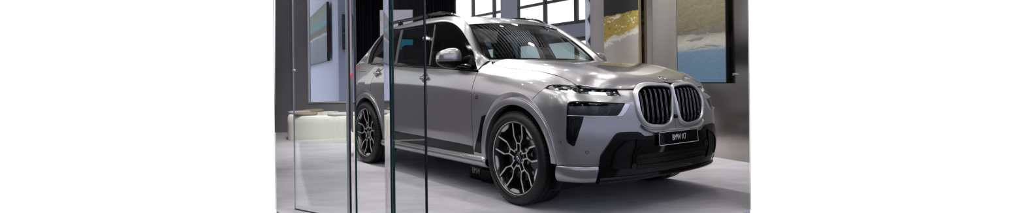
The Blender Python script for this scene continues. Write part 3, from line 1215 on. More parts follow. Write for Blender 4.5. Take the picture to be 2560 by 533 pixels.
# ---- black lower apron
low = cat(trimline, [[0, v_c - .0], [0, .302]], [[trimline[0][0] - .03, .302]], [[trimline[0][0] + .012, .36]])
d = trim(low, ev_S, .035, off=.012, thick=.05)
apron = put('bumper_trim', join(d, mirror(d)), M['gloss_black'], CAR)
PK = [(1527, 420), (1532, 397), (1540, 378), (1553.5, 363.5), (1569, 353), (1588.5, 346), (1586, 366), (1579, 388), (1574.5, 420), (1550, 423)]
pk = px(PK)
for fl in (0, 1):
    dd = trim(pk, ev_S, .03, off=.0135, thick=.0)
    ai = put('air_intake', mirror(dd) if fl else dd, M['black_plastic'], apron)
    f_ = -1 if fl else 1
    # raised facets either side of the pocket and the fin across its inner corner
    for strip_ in ([(1553.5, 363.5), (1569, 353), (1588.5, 346), (1589.5, 342.5), (1567, 349.5), (1550, 361)], [(1588.5, 346), (1586, 366), (1579, 388), (1574.5, 420), (1578, 420), (1583, 388), (1590.5, 366), (1592.5, 344)],
                   [(1527, 420), (1532, 397), (1540, 378), (1553.5, 363.5), (1550, 361), (1536.5, 376), (1528, 397), (1522.5, 420)]):
        dd = trim(px(strip_), ev_S, .03, off=.022, thick=.012)
        put('intake_facet', mirror(dd) if fl else dd, M['gloss_black'], ai)
    dd = trim(px([(1579, 388), (1598, 366), (1612, 372), (1600, 386)]), ev_S, .03, off=.017, thick=.006)
    put('intake_fin', mirror(dd) if fl else dd, M['gloss_black'], ai)
ci = np.array([[0, .345], [.44, .345], [.47, .46], [.44, .475], [0, .475]])
d = trim(ci, ev_S, .03, off=.0135, thick=0)
put('centre_intake', join(d, mirror(d)), M['black_plastic'], apron)
for vv in (.385, .435):
    b = MB()
    tt = np.linspace(-.44, .44, 25)
    pts = []
    for t_ in tt:
        P, N = ev_S(np.array([[abs(t_), vv]]))
        p = P[0] + N[0] * .016
        pts.append((p[0], p[1] if t_ >= 0 else -p[1], p[2]))
    b.tube(pts, (.006, .004), 6)
    b.build('intake_bar', M['gloss_black'], apron)
tr_ = float(np.interp(.80, -S(np.stack([np.linspace(.5, 1.0, 200), np.full(200, .33)], 1))[:, 1], np.linspace(.5, 1.0, 200)))
rf = np.array([[tr_ - .05, .306], [tr_ + .05, .306], [tr_ + .05, .332], [tr_ - .05, .332]])
put('corner_glint', mirror(trim(rf, ev_S, .02, off=.016, thick=.01)), M['orange'], apron)  # tan reflection on the far corner, made as a coloured patch
# lower lip below the apron
pts_top, pts_mid, pts_bot, pts_in = [], [], [], []
tl = np.linspace(0, float(trimline[0][0]) - .02, 30)
for o, v_, lst, dz in ((.016, .305, pts_top, 0), (.022, .30, pts_mid, -.02), (-.02, .30, pts_bot, -.055), (-.16, .30, pts_in, -.055)):
    P, N = ev_S(np.stack([tl, np.full(30, v_)], 1))
    lst += list(P + N * o + np.array([0, 0, dz]))
Gl = loft([pts_top, pts_mid, pts_bot, pts_in], 5)
d = grid_data(Gl, lambda c: c - np.array([0, 0, .4]))
put('front_lip', join(d, mirror(d)), M['gloss_black'], CAR)
# painted lower corner between lip and wheel
tl = np.linspace(float(trimline[0][0]) + .004, float(nose_arc[-1][0]) - .004, 26)
rows = []
for o, v_, dz in ((-.004, .396, 0), (.006, .390, 0), (.018, .345, 0), (.012, .31, -.012), (-.02, .30, -.045), (-.12, .30, -.045)):
    P, N = ev_S(np.stack([tl, np.full(26, v_)], 1))
    rows.append(P + N * o + np.array([0, 0, dz]))
both('bumper_corner', grid_data(loft(rows, 4), lambda c: c - np.array([0, 0, .4])), M['paint'], CAR)

# ---- number plate
PL = np.array([at(1641.3, 332.7, 0, .925), at(1738.6, 323.3, 0, .925), at(1738.6, 353, 0, .925), at(1641.8, 365, 0, .925)])
pz = (PL[:, 2].max() + PL[:, 2].min()) / 2
PZ, PW, PH = float(PL[:, 2].mean()), .262, .057
b = MB()
mt = Matrix.Translation((.918, 0, PZ)) @ Matrix.Rotation(R(-4), 4, 'Y')
b.box((-.006, -PW, -PH), (.006, PW, PH), .004, 2, mt)
plate = b.build('number_plate', M['gloss_black'], CAR)
b = MB()
for (y0, z0, y1, z1) in ((-PW + .004, -PH + .004, PW - .004, -PH + .0085), (-PW + .004, PH - .0085, PW - .004, PH - .004), (-PW + .004, -PH + .004, -PW + .0085, PH - .004), (PW - .0085, -PH + .004, PW - .004, PH - .004)):
    b.box((.0062, y0, z0), (.0070, y1, z1), 0, 1, mt)
b.build('plate_border', M['letter'], plate)
tm = mt @ Matrix.Translation((.0066, 0, 0)) @ Matrix(((0, 0, 1, 0), (1, 0, 0, 0), (0, 1, 0, 0), (0, 0, 0, 1)))
text_mesh('plate_text', 'BMW X7', .066, M['letter'], plate, tm, .0006, .72)

# ---- door handles
for (u, v, dr, dl) in ((1062, 196.5, fd, fd_l), (944, 184.5, rd, rd_l)):
    c = px([(u, v)])[0]
    P, N = ev_S(c.reshape(1, 2))
    P, N = P[0], Vector(N[0])
    ell = np.array([c + np.array([.082 * math.cos(a), .050 * math.sin(a)]) for a in np.linspace(0, 2 * math.pi, 36, endpoint=False)])
    ell2 = np.array([c + np.array([.076 * math.cos(a), .044 * math.sin(a)]) for a in np.linspace(0, 2 * math.pi, 36, endpoint=False)])
    for fl, par in ((0, dr), (1, dl)):
        f_ = -1 if fl else 1
        dd = trim(ell2, ev_S, .02, off=.0012, thick=0)
        cup = put('handle_cup', mirror(dd) if fl else dd, M['cup'], par)  # flat dark patch: the hollow's shade put into the colour
        aa_ = np.linspace(math.pi * 1.02, math.pi * 1.98, 24)
        cres = np.array([c + np.array([.078 * math.cos(a), .049 * math.sin(a)]) for a in aa_] + [c + np.array([.067 * math.cos(a), .039 * math.sin(a)]) for a in aa_[::-1]])
        dd = trim(cres, ev_S, .02, off=.003, thick=.003)
        put('handle_glint', mirror(dd) if fl else dd, M['satin'], par)  # bright crescent standing in for light on the cup's lower edge
        b = MB()
        pts = []
        for s_ in np.linspace(-1, 1, 17):
            p = P + np.array([s_ * .074, 0, 0]) + np.array(N) * (.014 + .016 * (1 - s_ * s_))
            q = S3(LOW.side([(p[0], P[2] + .006)]))[0]
            p[1] = q[1] - (.006 + .022 * (1 - s_ ** 4))
            p[2] = P[2] + .006
            pts.append(p * np.array([1, f_, 1]))
        rr = [(.007 + .008 * (1 - s_ ** 6), .013 + .006 * (1 - s_ ** 4)) for s_ in np.linspace(-1, 1, 17)]
        b.tube(pts, rr, 12)
        b.build('door_handle', M['paint'], par)
        b = MB()
        q = [p + np.array([0, -f_ * .013, -.012]) for p in pts[1:-1]]
        b.tube(q, .003, 6)
        b.build('handle_strip', M['chrome'], par)

# ------------------------------------------------------------------ glass house
DLO = [(1194.6, 178), (1186.3, 136.3), (1171.3, 102.6), (1152.6, 74.4), (1133.8, 59.6), (1115, 55.2), (1077.5, 58.6), (1040, 65), (1000, 71.5), (968.8, 78), (948, 97), (925.7, 132.6), (920, 160.5)]
L0 = G_(pg(DLO))
L2 = np.array([(-.64, -.748, 1.230), (-.80, -.73, 1.303), (-.985, -.68, 1.448), (-1.205, -.628, 1.632), (-1.37, -.61, 1.715), (-1.52, -.603, 1.746), (-1.85, -.60, 1.766), (-2.2, -.597, 1.772), (-2.62, -.593, 1.762), (-3.0, -.59, 1.738), (-3.33, -.63, 1.655), (-3.58, -.73, 1.44), (-3.78, -.79, 1.30)])


def key_curve(P, n=7):
    P = np.asarray(P, float)
    d_ = np.concatenate([[0], np.cumsum(np.linalg.norm(np.diff(P, axis=0), axis=1))])
    ts = np.concatenate([np.linspace(d_[i], d_[i + 1], n)[(1 if i else 0):] for i in range(len(P) - 1)])
    return hermite(d_, P, ts)


c0, c2 = key_curve(L0), key_curve(L2)
c1 = (c0 * .55 + c2 * .45) + np.array([0, -.75, .66]) * .020
c0i = c0 + np.array([0, .02, 0])
sf = loft([c0i, c0, c1, c2, c2 + np.array([-.004, .02, -.008])], 6)
both('side_frame', grid_data(sf), M['paint'], CAR)

# window surround: gloss black band with three panes
dlo = curve(pg(DLO), 90)
dlo_bot = pg([(920, 160.8), (945, 163.3), (964.5, 164.6), (1000, 167), (1040, 169.8), (1066.5, 171.5), (1100, 173), (1135, 175), (1165, 177), (1194.6, 180)])
dlo_poly = cat(dlo, dlo_bot[1:-1])
W_F = [(1072.5, 164.5), (1076, 133), (1082, 91), (1086.5, 65), (1091, 60.5), (1107.5, 58.2), (1124, 61.8), (1139, 70), (1150, 82.5), (1161, 104.4), (1172, 130), (1182, 160), (1187, 172.2), (1164, 170.6), (1110, 167.5)]
W_R = [(989.5, 159), (993, 130), (1000, 93), (1004, 79), (1009, 74.8), (1040, 69.2), (1058, 66.8), (1063.5, 69), (1062.8, 80), (1055.5, 115), (1044.5, 160.7), (1043, 162.3), (1015, 161.3)]
W_Q = [(929.4, 155.5), (929.6, 150), (935, 132.6), (945, 114), (955, 98), (963, 88.5), (969, 83.5), (976.5, 82), (975, 88), (964, 120), (955, 148), (951.5, 157.2)]
wpoly = [pg(w) for w in (W_F, W_R, W_Q)]
ev_Go = ev_G
for fl in (0, 1):
    mir_ = mirror if fl else (lambda d_: d_)
    wt = put('window_surround', mir_(trim(dlo_poly, ev_G, .03, holes=wpoly, off=.002, thick=.03)), M['gloss_black'], CAR)
    for nm, w, par in (('door_window', wpoly[0], (fd, fd_l)[fl]), ('door_window', wpoly[1], (rd, rd_l)[fl]), ('quarter_window', wpoly[2], wt)):
        put(nm, mir_(trim(shrink(w, -.004), ev_G, .04, off=-.004, thick=0)), M['car_glass'], par)
    for strip_px in ([(1073, 163.5), (1077, 133), (1083, 91), (1087.3, 62), (1090, 61.5), (1086, 91), (1080, 133), (1076.2, 163.8)],
                     [(988.3, 158.5), (992, 130), (999, 93), (1003.5, 76), (1009, 75), (1004.5, 93), (997.5, 130), (993.3, 158.8)]):
        put('window_post', mir_(trim(pg(strip_px), ev_G, .03, off=.0045, thick=.006)), M['frame_grey'], wt)
    # raised weather strip along the belt
    q = G_(curve(dlo_bot, 40) + np.array([0, .012]))
    b = MB()
    b.tube([(p[0], (p[1] - .004) * (-1 if fl else 1), p[2]) for p in q], (.007, .011), 8)
    b.build('belt_strip', M['gloss_black'], wt)
    # pillar cover between the doors
    bp = pg([(1046, 163), (1064.5, 72), (1067.5, 66), (1082, 64), (1078.5, 84), (1070.5, 165.5)])
    put('pillar_cover', mir_(trim(bp, ev_G, .03, off=.005, thick=.01)), M['gloss_black'], wt)

# ---- windscreen
wb = [(-.655, -.79, 1.215), (-.70, -.757, 1.243), (-.60, -.5, 1.243), (-.52, -.25, 1.243), (-.49, 0, 1.243)]
WBc, WTc = at(1400, 151.5, 1, 0), None
bot = np.array([(-.70, -.757, 1.243), (-.60, -.52, 1.243), (-.535, -.27, 1.243), (-.515, 0, 1.243), (-.535, .27, 1.243), (-.60, .52, 1.243), (-.70, .757, 1.243)])
top = np.array([(-1.215, -.622, 1.634), (-1.145, -.42, 1.648), (-1.10, -.22, 1.656), (-1.085, 0, 1.658), (-1.10, .22, 1.656), (-1.145, .42, 1.648), (-1.215, .622, 1.634)])
cb, ct = curve(bot, 41), curve(top, 41)
cm = (cb + ct) / 2 + np.array([.014, 0, .018])
ws = np.array([cb, cm, ct])


def Wf(sr):
    sr = np.asarray(sr, float)
    s_ = np.clip(sr[:, 0], -1, 1) * 20 + 20
    rows = np.stack([np.stack([np.interp(s_, np.arange(41), ws[k][:, a]) for a in range(3)], 1) for k in range(3)], 1)
    r = sr[:, 1:2]
    return rows[:, 0] * 2 * (r - .5) * (r - 1) - rows[:, 1] * 4 * r * (r - 1) + rows[:, 2] * 2 * r * (r - .5)


def ev_W(sr):
    e = .02
    p = Wf(sr)
    x0, x1 = np.clip(sr[:, 0] - e, -1, 1), np.clip(sr[:, 0] + e, -1, 1)
    a = Wf(np.stack([x1, sr[:, 1]], 1)) - Wf(np.stack([x0, sr[:, 1]], 1))
    b_ = Wf(sr + np.array([0, e])) - Wf(sr - np.array([0, e]))
    n = np.cross(a, b_)
    return p, n / np.maximum(np.linalg.norm(n, axis=1, keepdims=True), 1e-12)


outer = np.array([(-1, 0), (1, 0), (1, 1), (-1, 1)], float)
inner = np.array([(-.93, .05), (-.85, .035), (.85, .035), (.93, .05), (.93, .93), (.86, .965), (-.86, .965), (-.93, .93)])
ban = trim(outer, ev_W, .06, holes=[inner], thick=.012, off=.0)
wband = put('windscreen_border', ban, M['gloss_black'], CAR)
put('windscreen', trim(inner, ev_W, .06, thick=0, off=-.001), M['screen_glass'], CAR)
# wipers and cowl
b = MB()
cow = loft([np.array([(x + .10, y * 1.0, z - .028) for x, y, z in cb]), np.array([(x + .05, y, z - .008) for x, y, z in cb]), np.array([(x - .01, y, z + .004) for x, y, z in cb])], 4)
put('cowl', grid_data(cow, lambda c: np.array([.3, 0, 1.])), M['black_plastic'], CAR)
for y0, y1 in ((-.55, .02), (.08, .62)):
    b = MB()
    q = Wf(np.array([(s_, -.012 + .0 * k) for k, s_ in enumerate(np.linspace(y0 / .76, y1 / .76, 9))]))
    b.tube([(p[0] + .012, p[1], p[2] + .006) for p in q], .006, 8)
    b.tube([(q[4][0] + .012, q[4][1], q[4][2] + .006), (q[4][0] + .06, q[4][1] + .05, q[4][2] - .02)], .007, 8)
    b.build('wiper', M['black_plastic'], CAR)

# ---- roof
cr = key_curve(L2[3:11], 6)
cen_x = cr[:, 0] + np.interp(cr[:, 0], [-3.33, -2.9, -1.8, -1.205], [-.09, -.03, .03, .12])
cen_z = interp1([-1.085, -1.2, -1.32, -1.6, -2.0, -2.6, -3.0, -3.42], [1.660, 1.704, 1.738, 1.775, 1.790, 1.785, 1.762, 1.69], cen_x)
nrow = len(cr)
rows = []
for a_ in np.linspace(-1, 1, 41):
    w = 1 - a_ * a_
    w2 = 1 - abs(a_) ** 2.6
    rows.append(np.stack([cr[:, 0] * (1 - w) + cen_x * w, cr[:, 1] * -a_ * -1 if False else cr[:, 1] * (-a_), cr[:, 2] * (1 - w2) + cen_z * w2], 1))
roof = put('roof', grid_data(np.array(rows), lambda c: np.array([0, 0, 1.])), M['paint'], CAR)
b_ = np.array(rows) + np.array([0, 0, -.035])
put('headliner', grid_data(b_, lambda c: np.array([0, 0, -1.])), M['headliner'], CAR)
# rear window between the rear pillars
rw = key_curve(L2[10:13], 8)
rows = [np.stack([rw[:, 0] - .10 * (1 - a_ * a_) - .005, rw[:, 1] * (-a_), rw[:, 2]], 1) for a_ in np.linspace(-1, 1, 21)]
put('rear_window', grid_data(np.array(rows), lambda c: np.array([-1., 0, .5])), M['car_glass'], CAR)
rows = [np.stack([np.array([cen_x[-1] * (1 - a_ * a_) + cr[-1, 0] * a_ * a_ - k for k in (0, .10, .13, .05)]), np.full(4, cr[-1, 1] * (-a_)),
                  np.array([cen_z[-1] * (1 - abs(a_) ** 2.6) + cr[-1, 2] * abs(a_) ** 2.6 + k for k in (.0, -.012, -.03, -.05)])], 1) for a_ in np.linspace(-1, 1, 21)]
put('roof_spoiler', grid_data(np.array(rows), lambda c: np.array([-.3, 0, 1.])), M['paint'], CAR)

# ---- roof rails
RAIL = [(960, 70.5), (968, 65), (983.8, 57.5), (1010, 51.5), (1040, 45.5), (1068, 38.5), (1096, 33.5), (1120.7, 32.6), (1134, 36.3), (1146, 43.5), (1157, 52), (1168, 61.5)]
ry = [-.60, -.60, -.60, -.60, -.60, -.60, -.60, -.605, -.61, -.615, -.622, -.632]
rp = np.array([at(u, v, 1, y) for (u, v), y in zip(RAIL, ry)])
for fl in (0, 1):
    q = curve(rp, 60) * np.array([1, -1 if fl else 1, 1])
    rr = [(.018, .020) if 4 < i < 45 else (.016, .013) for i in range(60)]
    b = MB()
    b.tube(q, rr, 12)
    for k in (14, 34):                                    # feet
        p = q[k]
        b.tube([p, (p[0], p[1], p[2] - .075)], [(.03, .016), (.04, .018)], 10)
    b.build('roof_rail', M['gloss_black'], CAR)

# ---- door mirrors
def superblob(center, rad, p=2.6, nu=28, nv=18, zcut=None, below=False, fx=None):
    V, F = [], []
    sg = lambda v, e: math.copysign(abs(v) ** e, v)
    e = 2 / p
    for j in range(nv + 1):
        ph = -math.pi / 2 + math.pi * j / nv
        for i in range(nu):
            th = 2 * math.pi * i / nu
            x = sg(math.cos(ph), e) * sg(math.cos(th), e)
            y = sg(math.cos(ph), e) * sg(math.sin(th), e)
            z = sg(math.sin(ph), e)
            V.append([x, y, z])
    V = np.array(V)
    F = []
    for j in range(nv):
        for i in range(nu):
            F.append((j * nu + i, j * nu + (i + 1) % nu, (j + 1) * nu + (i + 1) % nu, (j + 1) * nu + i))
    if zcut is not None:
        V[:, 2] = np.minimum(V[:, 2], zcut) if below else np.maximum(V[:, 2], zcut)
    P = V * np.array(rad)
    if fx:
        P = np.array([fx(q) for q in P])
    return P + np.array(center), F


mc = at(1124, 146, 1, -1.035)


def mshape(q):
    x, y, z = q
    # outer end lower and swept back, top slopes down outward
    k = (y / .125)
    return (x - .018 * k * k - (.02 if k < 0 else .0) * k * k, y, z * (1 + .16 * k) + .004 * k)


for fl in (0, 1):
    f_ = -1 if fl else 1
    rot = Matrix.Rotation(R(-10 * f_), 3, 'Z')
    mm_ = np.array(rot)
    def place(P):
        return [tuple((mm_ @ (q - mc) + mc) if not fl else ((mm_ @ ((q - mc) * [1, -1, 1])) + mc * [1, -1, 1])) for q in P]
    P, F = superblob(mc, (.080, .122, .097), 2.7, zcut=-.30, fx=mshape)
    cap = mesh('door_mirror', place(P), [f[::-1] for f in F] if fl else F, M['paint'], CAR, True)
    P, F = superblob(mc - [0, 0, .002], (.078, .120, .093), 2.7, zcut=-.30, below=True, fx=mshape)
    mesh('mirror_base', place(P), [f[::-1] for f in F] if fl else F, M['gloss_black'], cap, True)
    P, F = superblob(mc - [.070, 0, -.004], (.012, .112, .068), 3.0)
    mesh('mirror_glass', place(P), [f[::-1] for f in F] if fl else F, M['chrome'], cap, True)
    b = MB()
    b.tube([(mc[0] + .02, (mc[1] + .03) * f_, mc[2] - .062), (mc[0] + .10, (mc[1] + .08) * f_, mc[2] - .070), (-.74, -.945 * f_, 1.182), (-.70, -.915 * f_, 1.170)], [(.035, .016), (.03, .017), (.045, .022), (.05, .024)], 12)
    b.build('mirror_arm', M['gloss_black'], cap)
    tri = pg([(1168, 163), (1178, 146), (1181, 146), (1194, 177), (1192, 179.5), (1166, 176.5)])
    dd = trim(tri, ev_G, .03, off=.008, thick=.012)
    put('mirror_mount', mirror(dd) if fl else dd, M['gloss_black'], cap)

# ------------------------------------------------------------------ underneath and cabin
full = np.array([[0, .30], [T_END, .30], [T_END, 1.19], [tv_at(-3.2, 1.1), 1.165], [tv_at(-.62, 1.1), 1.12], [tv_at(.3, 1.0), 1.14], [tv_at(.3, 1.0) - .12, .98], [1.15, .92], [1.05, .60], [1.02, .42], [0, .42]])
holes = [arc_front(0, 360, .446, 60)[:-1], arc_rear(0, 360, .446, 60)[:-1]]
holes = [np.stack([h[:, 0], np.maximum(h[:, 1], .3005)], 1) for h in holes]
# arches open at the bottom: run the outline round them
fa = LOW.side(arc(ARC_F, .446, -6, 186, 50))
ra = LOW.side(arc(ARC_R, .446, -6, 186, 50))
full = cat([[0, .305]], [[fa[0][0], .305]], fa[1:-1], [[fa[-1][0], .305]], [[ra[0][0], .305]], ra[1:-1], [[ra[-1][0], .305]], full[1:-1][:6])
d = trim(full, ev_S, .05, off=-.024, thick=0)
put('inner_shell', join(d, mirror(d)), M['shadow_black'], CAR)
b = MB()
b.box((-2.66, -.86, .24), (-.46, .86, .30), .02)
b.box((.40, -.70, .235), (.72, .70, .29), .02)
b.box((-4.15, -.66, .30), (-3.52, .66, .36), .02)
b.box((-3.6, -.55, .28), (.5, .55, .40), .02)
b.build('underbody', M['black_plastic'], CAR)
for (cx, cz), nm in ((ARC_F, 'wheel_housing'), (ARC_R, 'wheel_housing')):
    for s_ in (-1, 1):
        V = []
        aa = np.linspace(-12, 192, 30)
        for y in (.945, .56):
            for a in aa:
                V.append((cx + .452 * math.cos(R(a)), y * s_, cz + .452 * math.sin(R(a))))
        n = len(aa)
        F = [(i, i + 1, n + i + 1, n + i) for i in range(n - 1)]
        V += [(cx, .56 * s_, cz)]
        F += [(n + i, n + i + 1, 2 * n) for i in range(n - 1)]
        mesh(nm, V, F, M['black_plastic'], CAR)
# a small wind deflector ahead of the front wheel
for s_ in (-1, 1):
    b = MB()
    b.prism([(.30, .30), (.52, .30), (.45, .20), (.41, .165), (.33, .165)], -.14, .14, Matrix.Translation((0, s_ * .74, 0)) @ Matrix.Rotation(R(90), 4, 'X'), .012)
    b.build('wind_deflector', M['black_plastic'], CAR)

# cabin
b = MB()
b.box((-3.7, -.80, .50), (-.3, .80, .56))
b.box((-3.75, -.78, .5), (-3.6, .78, 1.2))
b.build('cabin_floor', M['cabin'], CAR)
dash = []
for y in np.linspace(-.80, .80, 21):
    bow = .12 * (1 - (y / .8) ** 2)
    hump = .055 * math.exp(-((y - .37) / .17) ** 2)
    dash.append([(-.58 + bow, y, 1.16), (-.72 + bow * .7, y, 1.185 + hump * .5), (-.92 + bow * .3, y, 1.165 + hump), (-1.02 + bow * .2, y, 1.10 + hump * .6), (-1.04, y, .98), (-.95, y, .80), (-.85, y, .6)])
put('dashboard', grid_data(loft(dash, 3).transpose(1, 0, 2) if False else np.array(dash), lambda c: c - np.array([-.7, 0, .8])), M['cabin'], CAR)
b = MB()
ringpts = [(0, .185 * math.cos(a), .175 * math.sin(a)) for a in np.linspace(0, 2 * math.pi, 49)]
b.tube(ringpts, .017, 10, False)
for a in (0, 180, 270):
    b.tube([(.02, .03 * math.cos(R(a)), .03 * math.sin(R(a))), (0, .17 * math.cos(R(a)), .165 * math.sin(R(a)))], [(.03, .012), (.018, .01)], 8)
b.box((.0, -.075, -.07), (.05, .075, .06), .02, 3)
sw = b.build('steering_wheel', M['seat'], CAR, smooth_angle=40)
sw.location = (-1.20, .37, 1.10)
sw.rotation_euler = (0, R(-24), 0)


def seat(x, y, zbase, w, tilt, backh, rest=True):
    s_ = MB()
    rt_ = Matrix.Translation((x, y, zbase)) @ Matrix.Rotation(R(-tilt), 4, 'Y')
    s_.box((-.08, -w, 0), (.09, w, backh), .06, 4, rt_)
    s_.box((-.02, -w - .03, .05), (.13, -w + .07, backh * .8), .05, 4, rt_)
    s_.box((-.02, w - .07, .05), (.13, w + .03, backh * .8), .05, 4, rt_)
    s_.box((-.06, -w * .98, -.14), (.52, w * .98, .03), .06, 4, Matrix.Translation((x, y, zbase)) @ Matrix.Rotation(R(-6), 4, 'Y'))
    o = s_.build('front_seat' if x > -1.9 else 'rear_seat', M['seat'], CAR, smooth_angle=50)
    if rest:
        s_ = MB()
        s_.box((-.05, -.14, backh + .035), (.07, .14, backh + .235), .055, 4, rt_)
        s_.tube([rt_ @ Vector((0, -.06, backh - .02)), rt_ @ Vector((0, -.06, backh + .06))], .007, 8)
        s_.tube([rt_ @ Vector((0, .06, backh - .02)), rt_ @ Vector((0, .06, backh + .06))], .007, 8)
        s_.build('headrest', M['seat'], o, smooth_angle=50)
    return o


seat(-1.75, -.38, .72, .25, 16, .60)
seat(-1.75, .38, .72, .25, 16, .60)
seat(-2.72, -.42, .74, .26, 14, .56)
seat(-2.72, .42, .74, .26, 14, .56)
seat(-3.45, -.38, .80, .24, 12, .46)
seat(-3.45, .38, .80, .24, 12, .46)
b = MB()
mt = Matrix.Translation((-1.12, 0, 1.56)) @ Matrix.Rotation(R(-12), 4, 'Y')
b.box((-.02, -.12, -.035), (.02, .12, .035), .015, 3, mt)
b.tube([(-1.10, 0, 1.58), (-1.06, 0, 1.635)], .012, 8)
b.build('interior_mirror', M['cabin'], CAR)

# ------------------------------------------------------------------ wheels
def make_wheel(R_t, w, fork0, side):
    """built with its axis along +z = outward, centre at the tyre's middle plane"""
    hw = w / 2
    rr = .304                                             # rim lip radius
    root = MB()
    # barrel and lip
    root.mi = 0
    root.lathe([(rr - .004, hw - .012), (rr - .012, hw - .020), (rr - .020, hw - .040), (.272, hw - .07), (.262, -hw + .03), (.29, -hw + .01)], 72)
    # spokes: five forks, black bodies with bright machined outlines
    zf = lambda r: hw - .052 + .030 * (r / rr) ** 2       # face height over the radius
    def bar(p, q, wd, dp, mi, dz=0.):
        (x0, y0), (x1, y1) = p, q
        d_ = np.array([x1 - x0, y1 - y0])
        L_ = np.linalg.norm(d_)
        n_ = np.array([-d_[1], d_[0]]) / L_ * wd / 2
        bmx = bmesh.new()
        k = 3
        top_, bot_ = [], []
        for i in range(k + 1):
            c = np.array([x0, y0]) + d_ * i / k
            r_ = np.linalg.norm(c)
            top_.append((bmx.verts.new((*(c - n_), zf(r_) + dz)), bmx.verts.new((*(c + n_), zf(r_) + dz))))
            bot_.append((bmx.verts.new((*(c - n_ * 1.25), zf(r_) + dz - dp)), bmx.verts.new((*(c + n_ * 1.25), zf(r_) + dz - dp))))
        for i in range(k):
            bmx.faces.new((top_[i][0], top_[i + 1][0], top_[i + 1][1], top_[i][1]))
            bmx.faces.new((bot_[i][0], bot_[i][1], bot_[i + 1][1], bot_[i + 1][0]))
            bmx.faces.new((top_[i][0], bot_[i][0], bot_[i + 1][0], top_[i + 1][0]))
            bmx.faces.new((top_[i][1], top_[i + 1][1], bot_[i + 1][1], bot_[i][1]))
        bmx.faces.new((top_[0][0], top_[0][1], bot_[0][1], bot_[0][0]))
        bmx.faces.new((top_[k][0], bot_[k][0], bot_[k][1], top_[k][1]))
        bmesh.ops.recalc_face_normals(bmx, faces=bmx.faces)
        bmx.verts.index_update()
        root.mi = mi
        root._add(bmx)
    def pol(r, a):
        return (r * rr * math.cos(a), r * rr * math.sin(a))
    for k in range(5):
        a0 = R(fork0 + 72 * k) * 1.0
        ca, sa = math.cos(a0), math.sin(a0)
        def pt(u_, s_):                                   # along / across the fork, in rim radii
            return (rr * (u_ * ca - s_ * sa), rr * (u_ * sa + s_ * ca))
        for sg in (-1, 1):
            chain = [pt(.17, sg * .075), pt(.40, sg * .078), pt(.58, sg * .185), pt(.985, sg * .200)]
            for p, q in zip(chain, chain[1:]):
                bar(p, q, .020, .035, 0, -.002)
                bar(p, q, .0072, .004, 1, .001)
            bar(chain[-2], chain[-1], .012, .004, 1, .0005)
        bar(pt(.40, -.078), pt(.40, .078), .020, .03, 0, -.002)
        bar(pt(.40, -.078), pt(.40, .078), .0075, .004, 1, .001)
        # link to the next fork close to the hub
        a1 = a0 + R(72)
        cb_, sb_ = math.cos(a1), math.sin(a1)
        p = pt(.235, .075)
        q = (rr * (.235 * cb_ + .075 * sb_), rr * (.235 * sb_ - .075 * cb_))
        bar(p, q, .018, .03, 0, -.002)
        bar(p, q, .0075, .004, 1, .001)
        # bright wedge at the rim half way to the next fork
        am = a0 + R(36)
        aa = [am + R(t_) for t_ in (-13, -8, 0, 8, 13)]
        bmx = bmesh.new()
        outer_ = [bmx.verts.new((*pol(.985, a), zf(.985 * rr) + .002)) for a in aa]
        inn_ = [bmx.verts.new((*pol(r_, a), zf(r_ * rr) + .002)) for r_, a in zip((.96, .885, .87, .885, .96), aa)]
        for i in range(4):
            bmx.faces.new((inn_[i], outer_[i], outer_[i + 1], inn_[i + 1]))
        ext = bmesh.ops.extrude_face_region(bmx, geom=list(bmx.faces))
        for v in [g for g in ext['geom'] if isinstance(g, bmesh.types.BMVert)]:
            v.co.z -= .012
        bmesh.ops.recalc_face_normals(bmx, faces=bmx.faces)
        bmx.verts.index_update()
        root.mi = 1
        root._add(bmx)
        # black web between forks near the hub
        for dev in (-1, 1):
            bar(pt(.40, .0), pt(.60, dev * .02), .02, .02, 0, -.02)
    root.mi = 1
    root.lathe([(rr * .962, hw - .0225), (rr * .99, hw - .012), (rr * 1.006, hw - .008), (rr * 1.012, hw - .014)], 72)
    root.mi = 0
    root.lathe([(0, zf(0) - .006), (.055, zf(0) - .006), (.062, zf(0) - .02), (.062, zf(0) - .06)], 40)
    wheel = root.build('wheel', None, CAR, mats=[M['rim_black'], M['machined']])
    emblem('centre_cap', .030, Matrix.Translation((0, 0, zf(0) + .003)) @ Matrix.Rotation(R(fork0), 4, 'Z'), wheel)
    # tyre
    t_ = MB()
    prof = [(rr + .002, hw - .030), (rr + .004, hw - .012), (rr + .012, hw + .005), (rr + .030, hw + .012), (R_t - .040, hw + .009), (R_t - .022, hw - .001), (R_t - .009, hw - .014), (R_t - .003, hw - .028)]
    for z0 in (hw - .055, hw - .115, -hw + .115 - .012, -hw + .055 - .012):
        prof += [(R_t - .001, z0 + .014), (R_t - .010, z0 + .012), (R_t - .010, z0), (R_t - .001, z0 - .002)]
    prof += [(R_t - .003, -hw + .028), (R_t - .012, -hw + .010), (R_t - .03, -hw - .004), (rr + .02, -hw - .006), (rr - .01, -hw + .02)]
    t_.lathe(prof, 120)
    # shoulder sipes
    t_.mi = 0
    for k in range(72):
        a = 2 * math.pi * k / 72
        for s_ in (1, -1):
            mt_ = Matrix.Rotation(a, 4, 'Z') @ Matrix.Translation((R_t - .0045, 0, s_ * (hw - .032))) @ Matrix.Rotation(R(18 * s_), 4, 'X')
            t_.box((-.006, -.0115, -.018), (.0050, .0115, .020), .003, 1, mt_)
    t_.build('tyre', M['rubber'], wheel, smooth_angle=35)
    b_ = MB()
    b_.lathe([(.10, hw - .105), (.195, hw - .105), (.195, hw - .135), (.10, hw - .135)], 60, None, True)
    b_.lathe([(.0, hw - .085), (.095, hw - .088), (.10, hw - .105)], 40)
    b_.build('brake_disc', M['disc'], wheel)
    return wheel


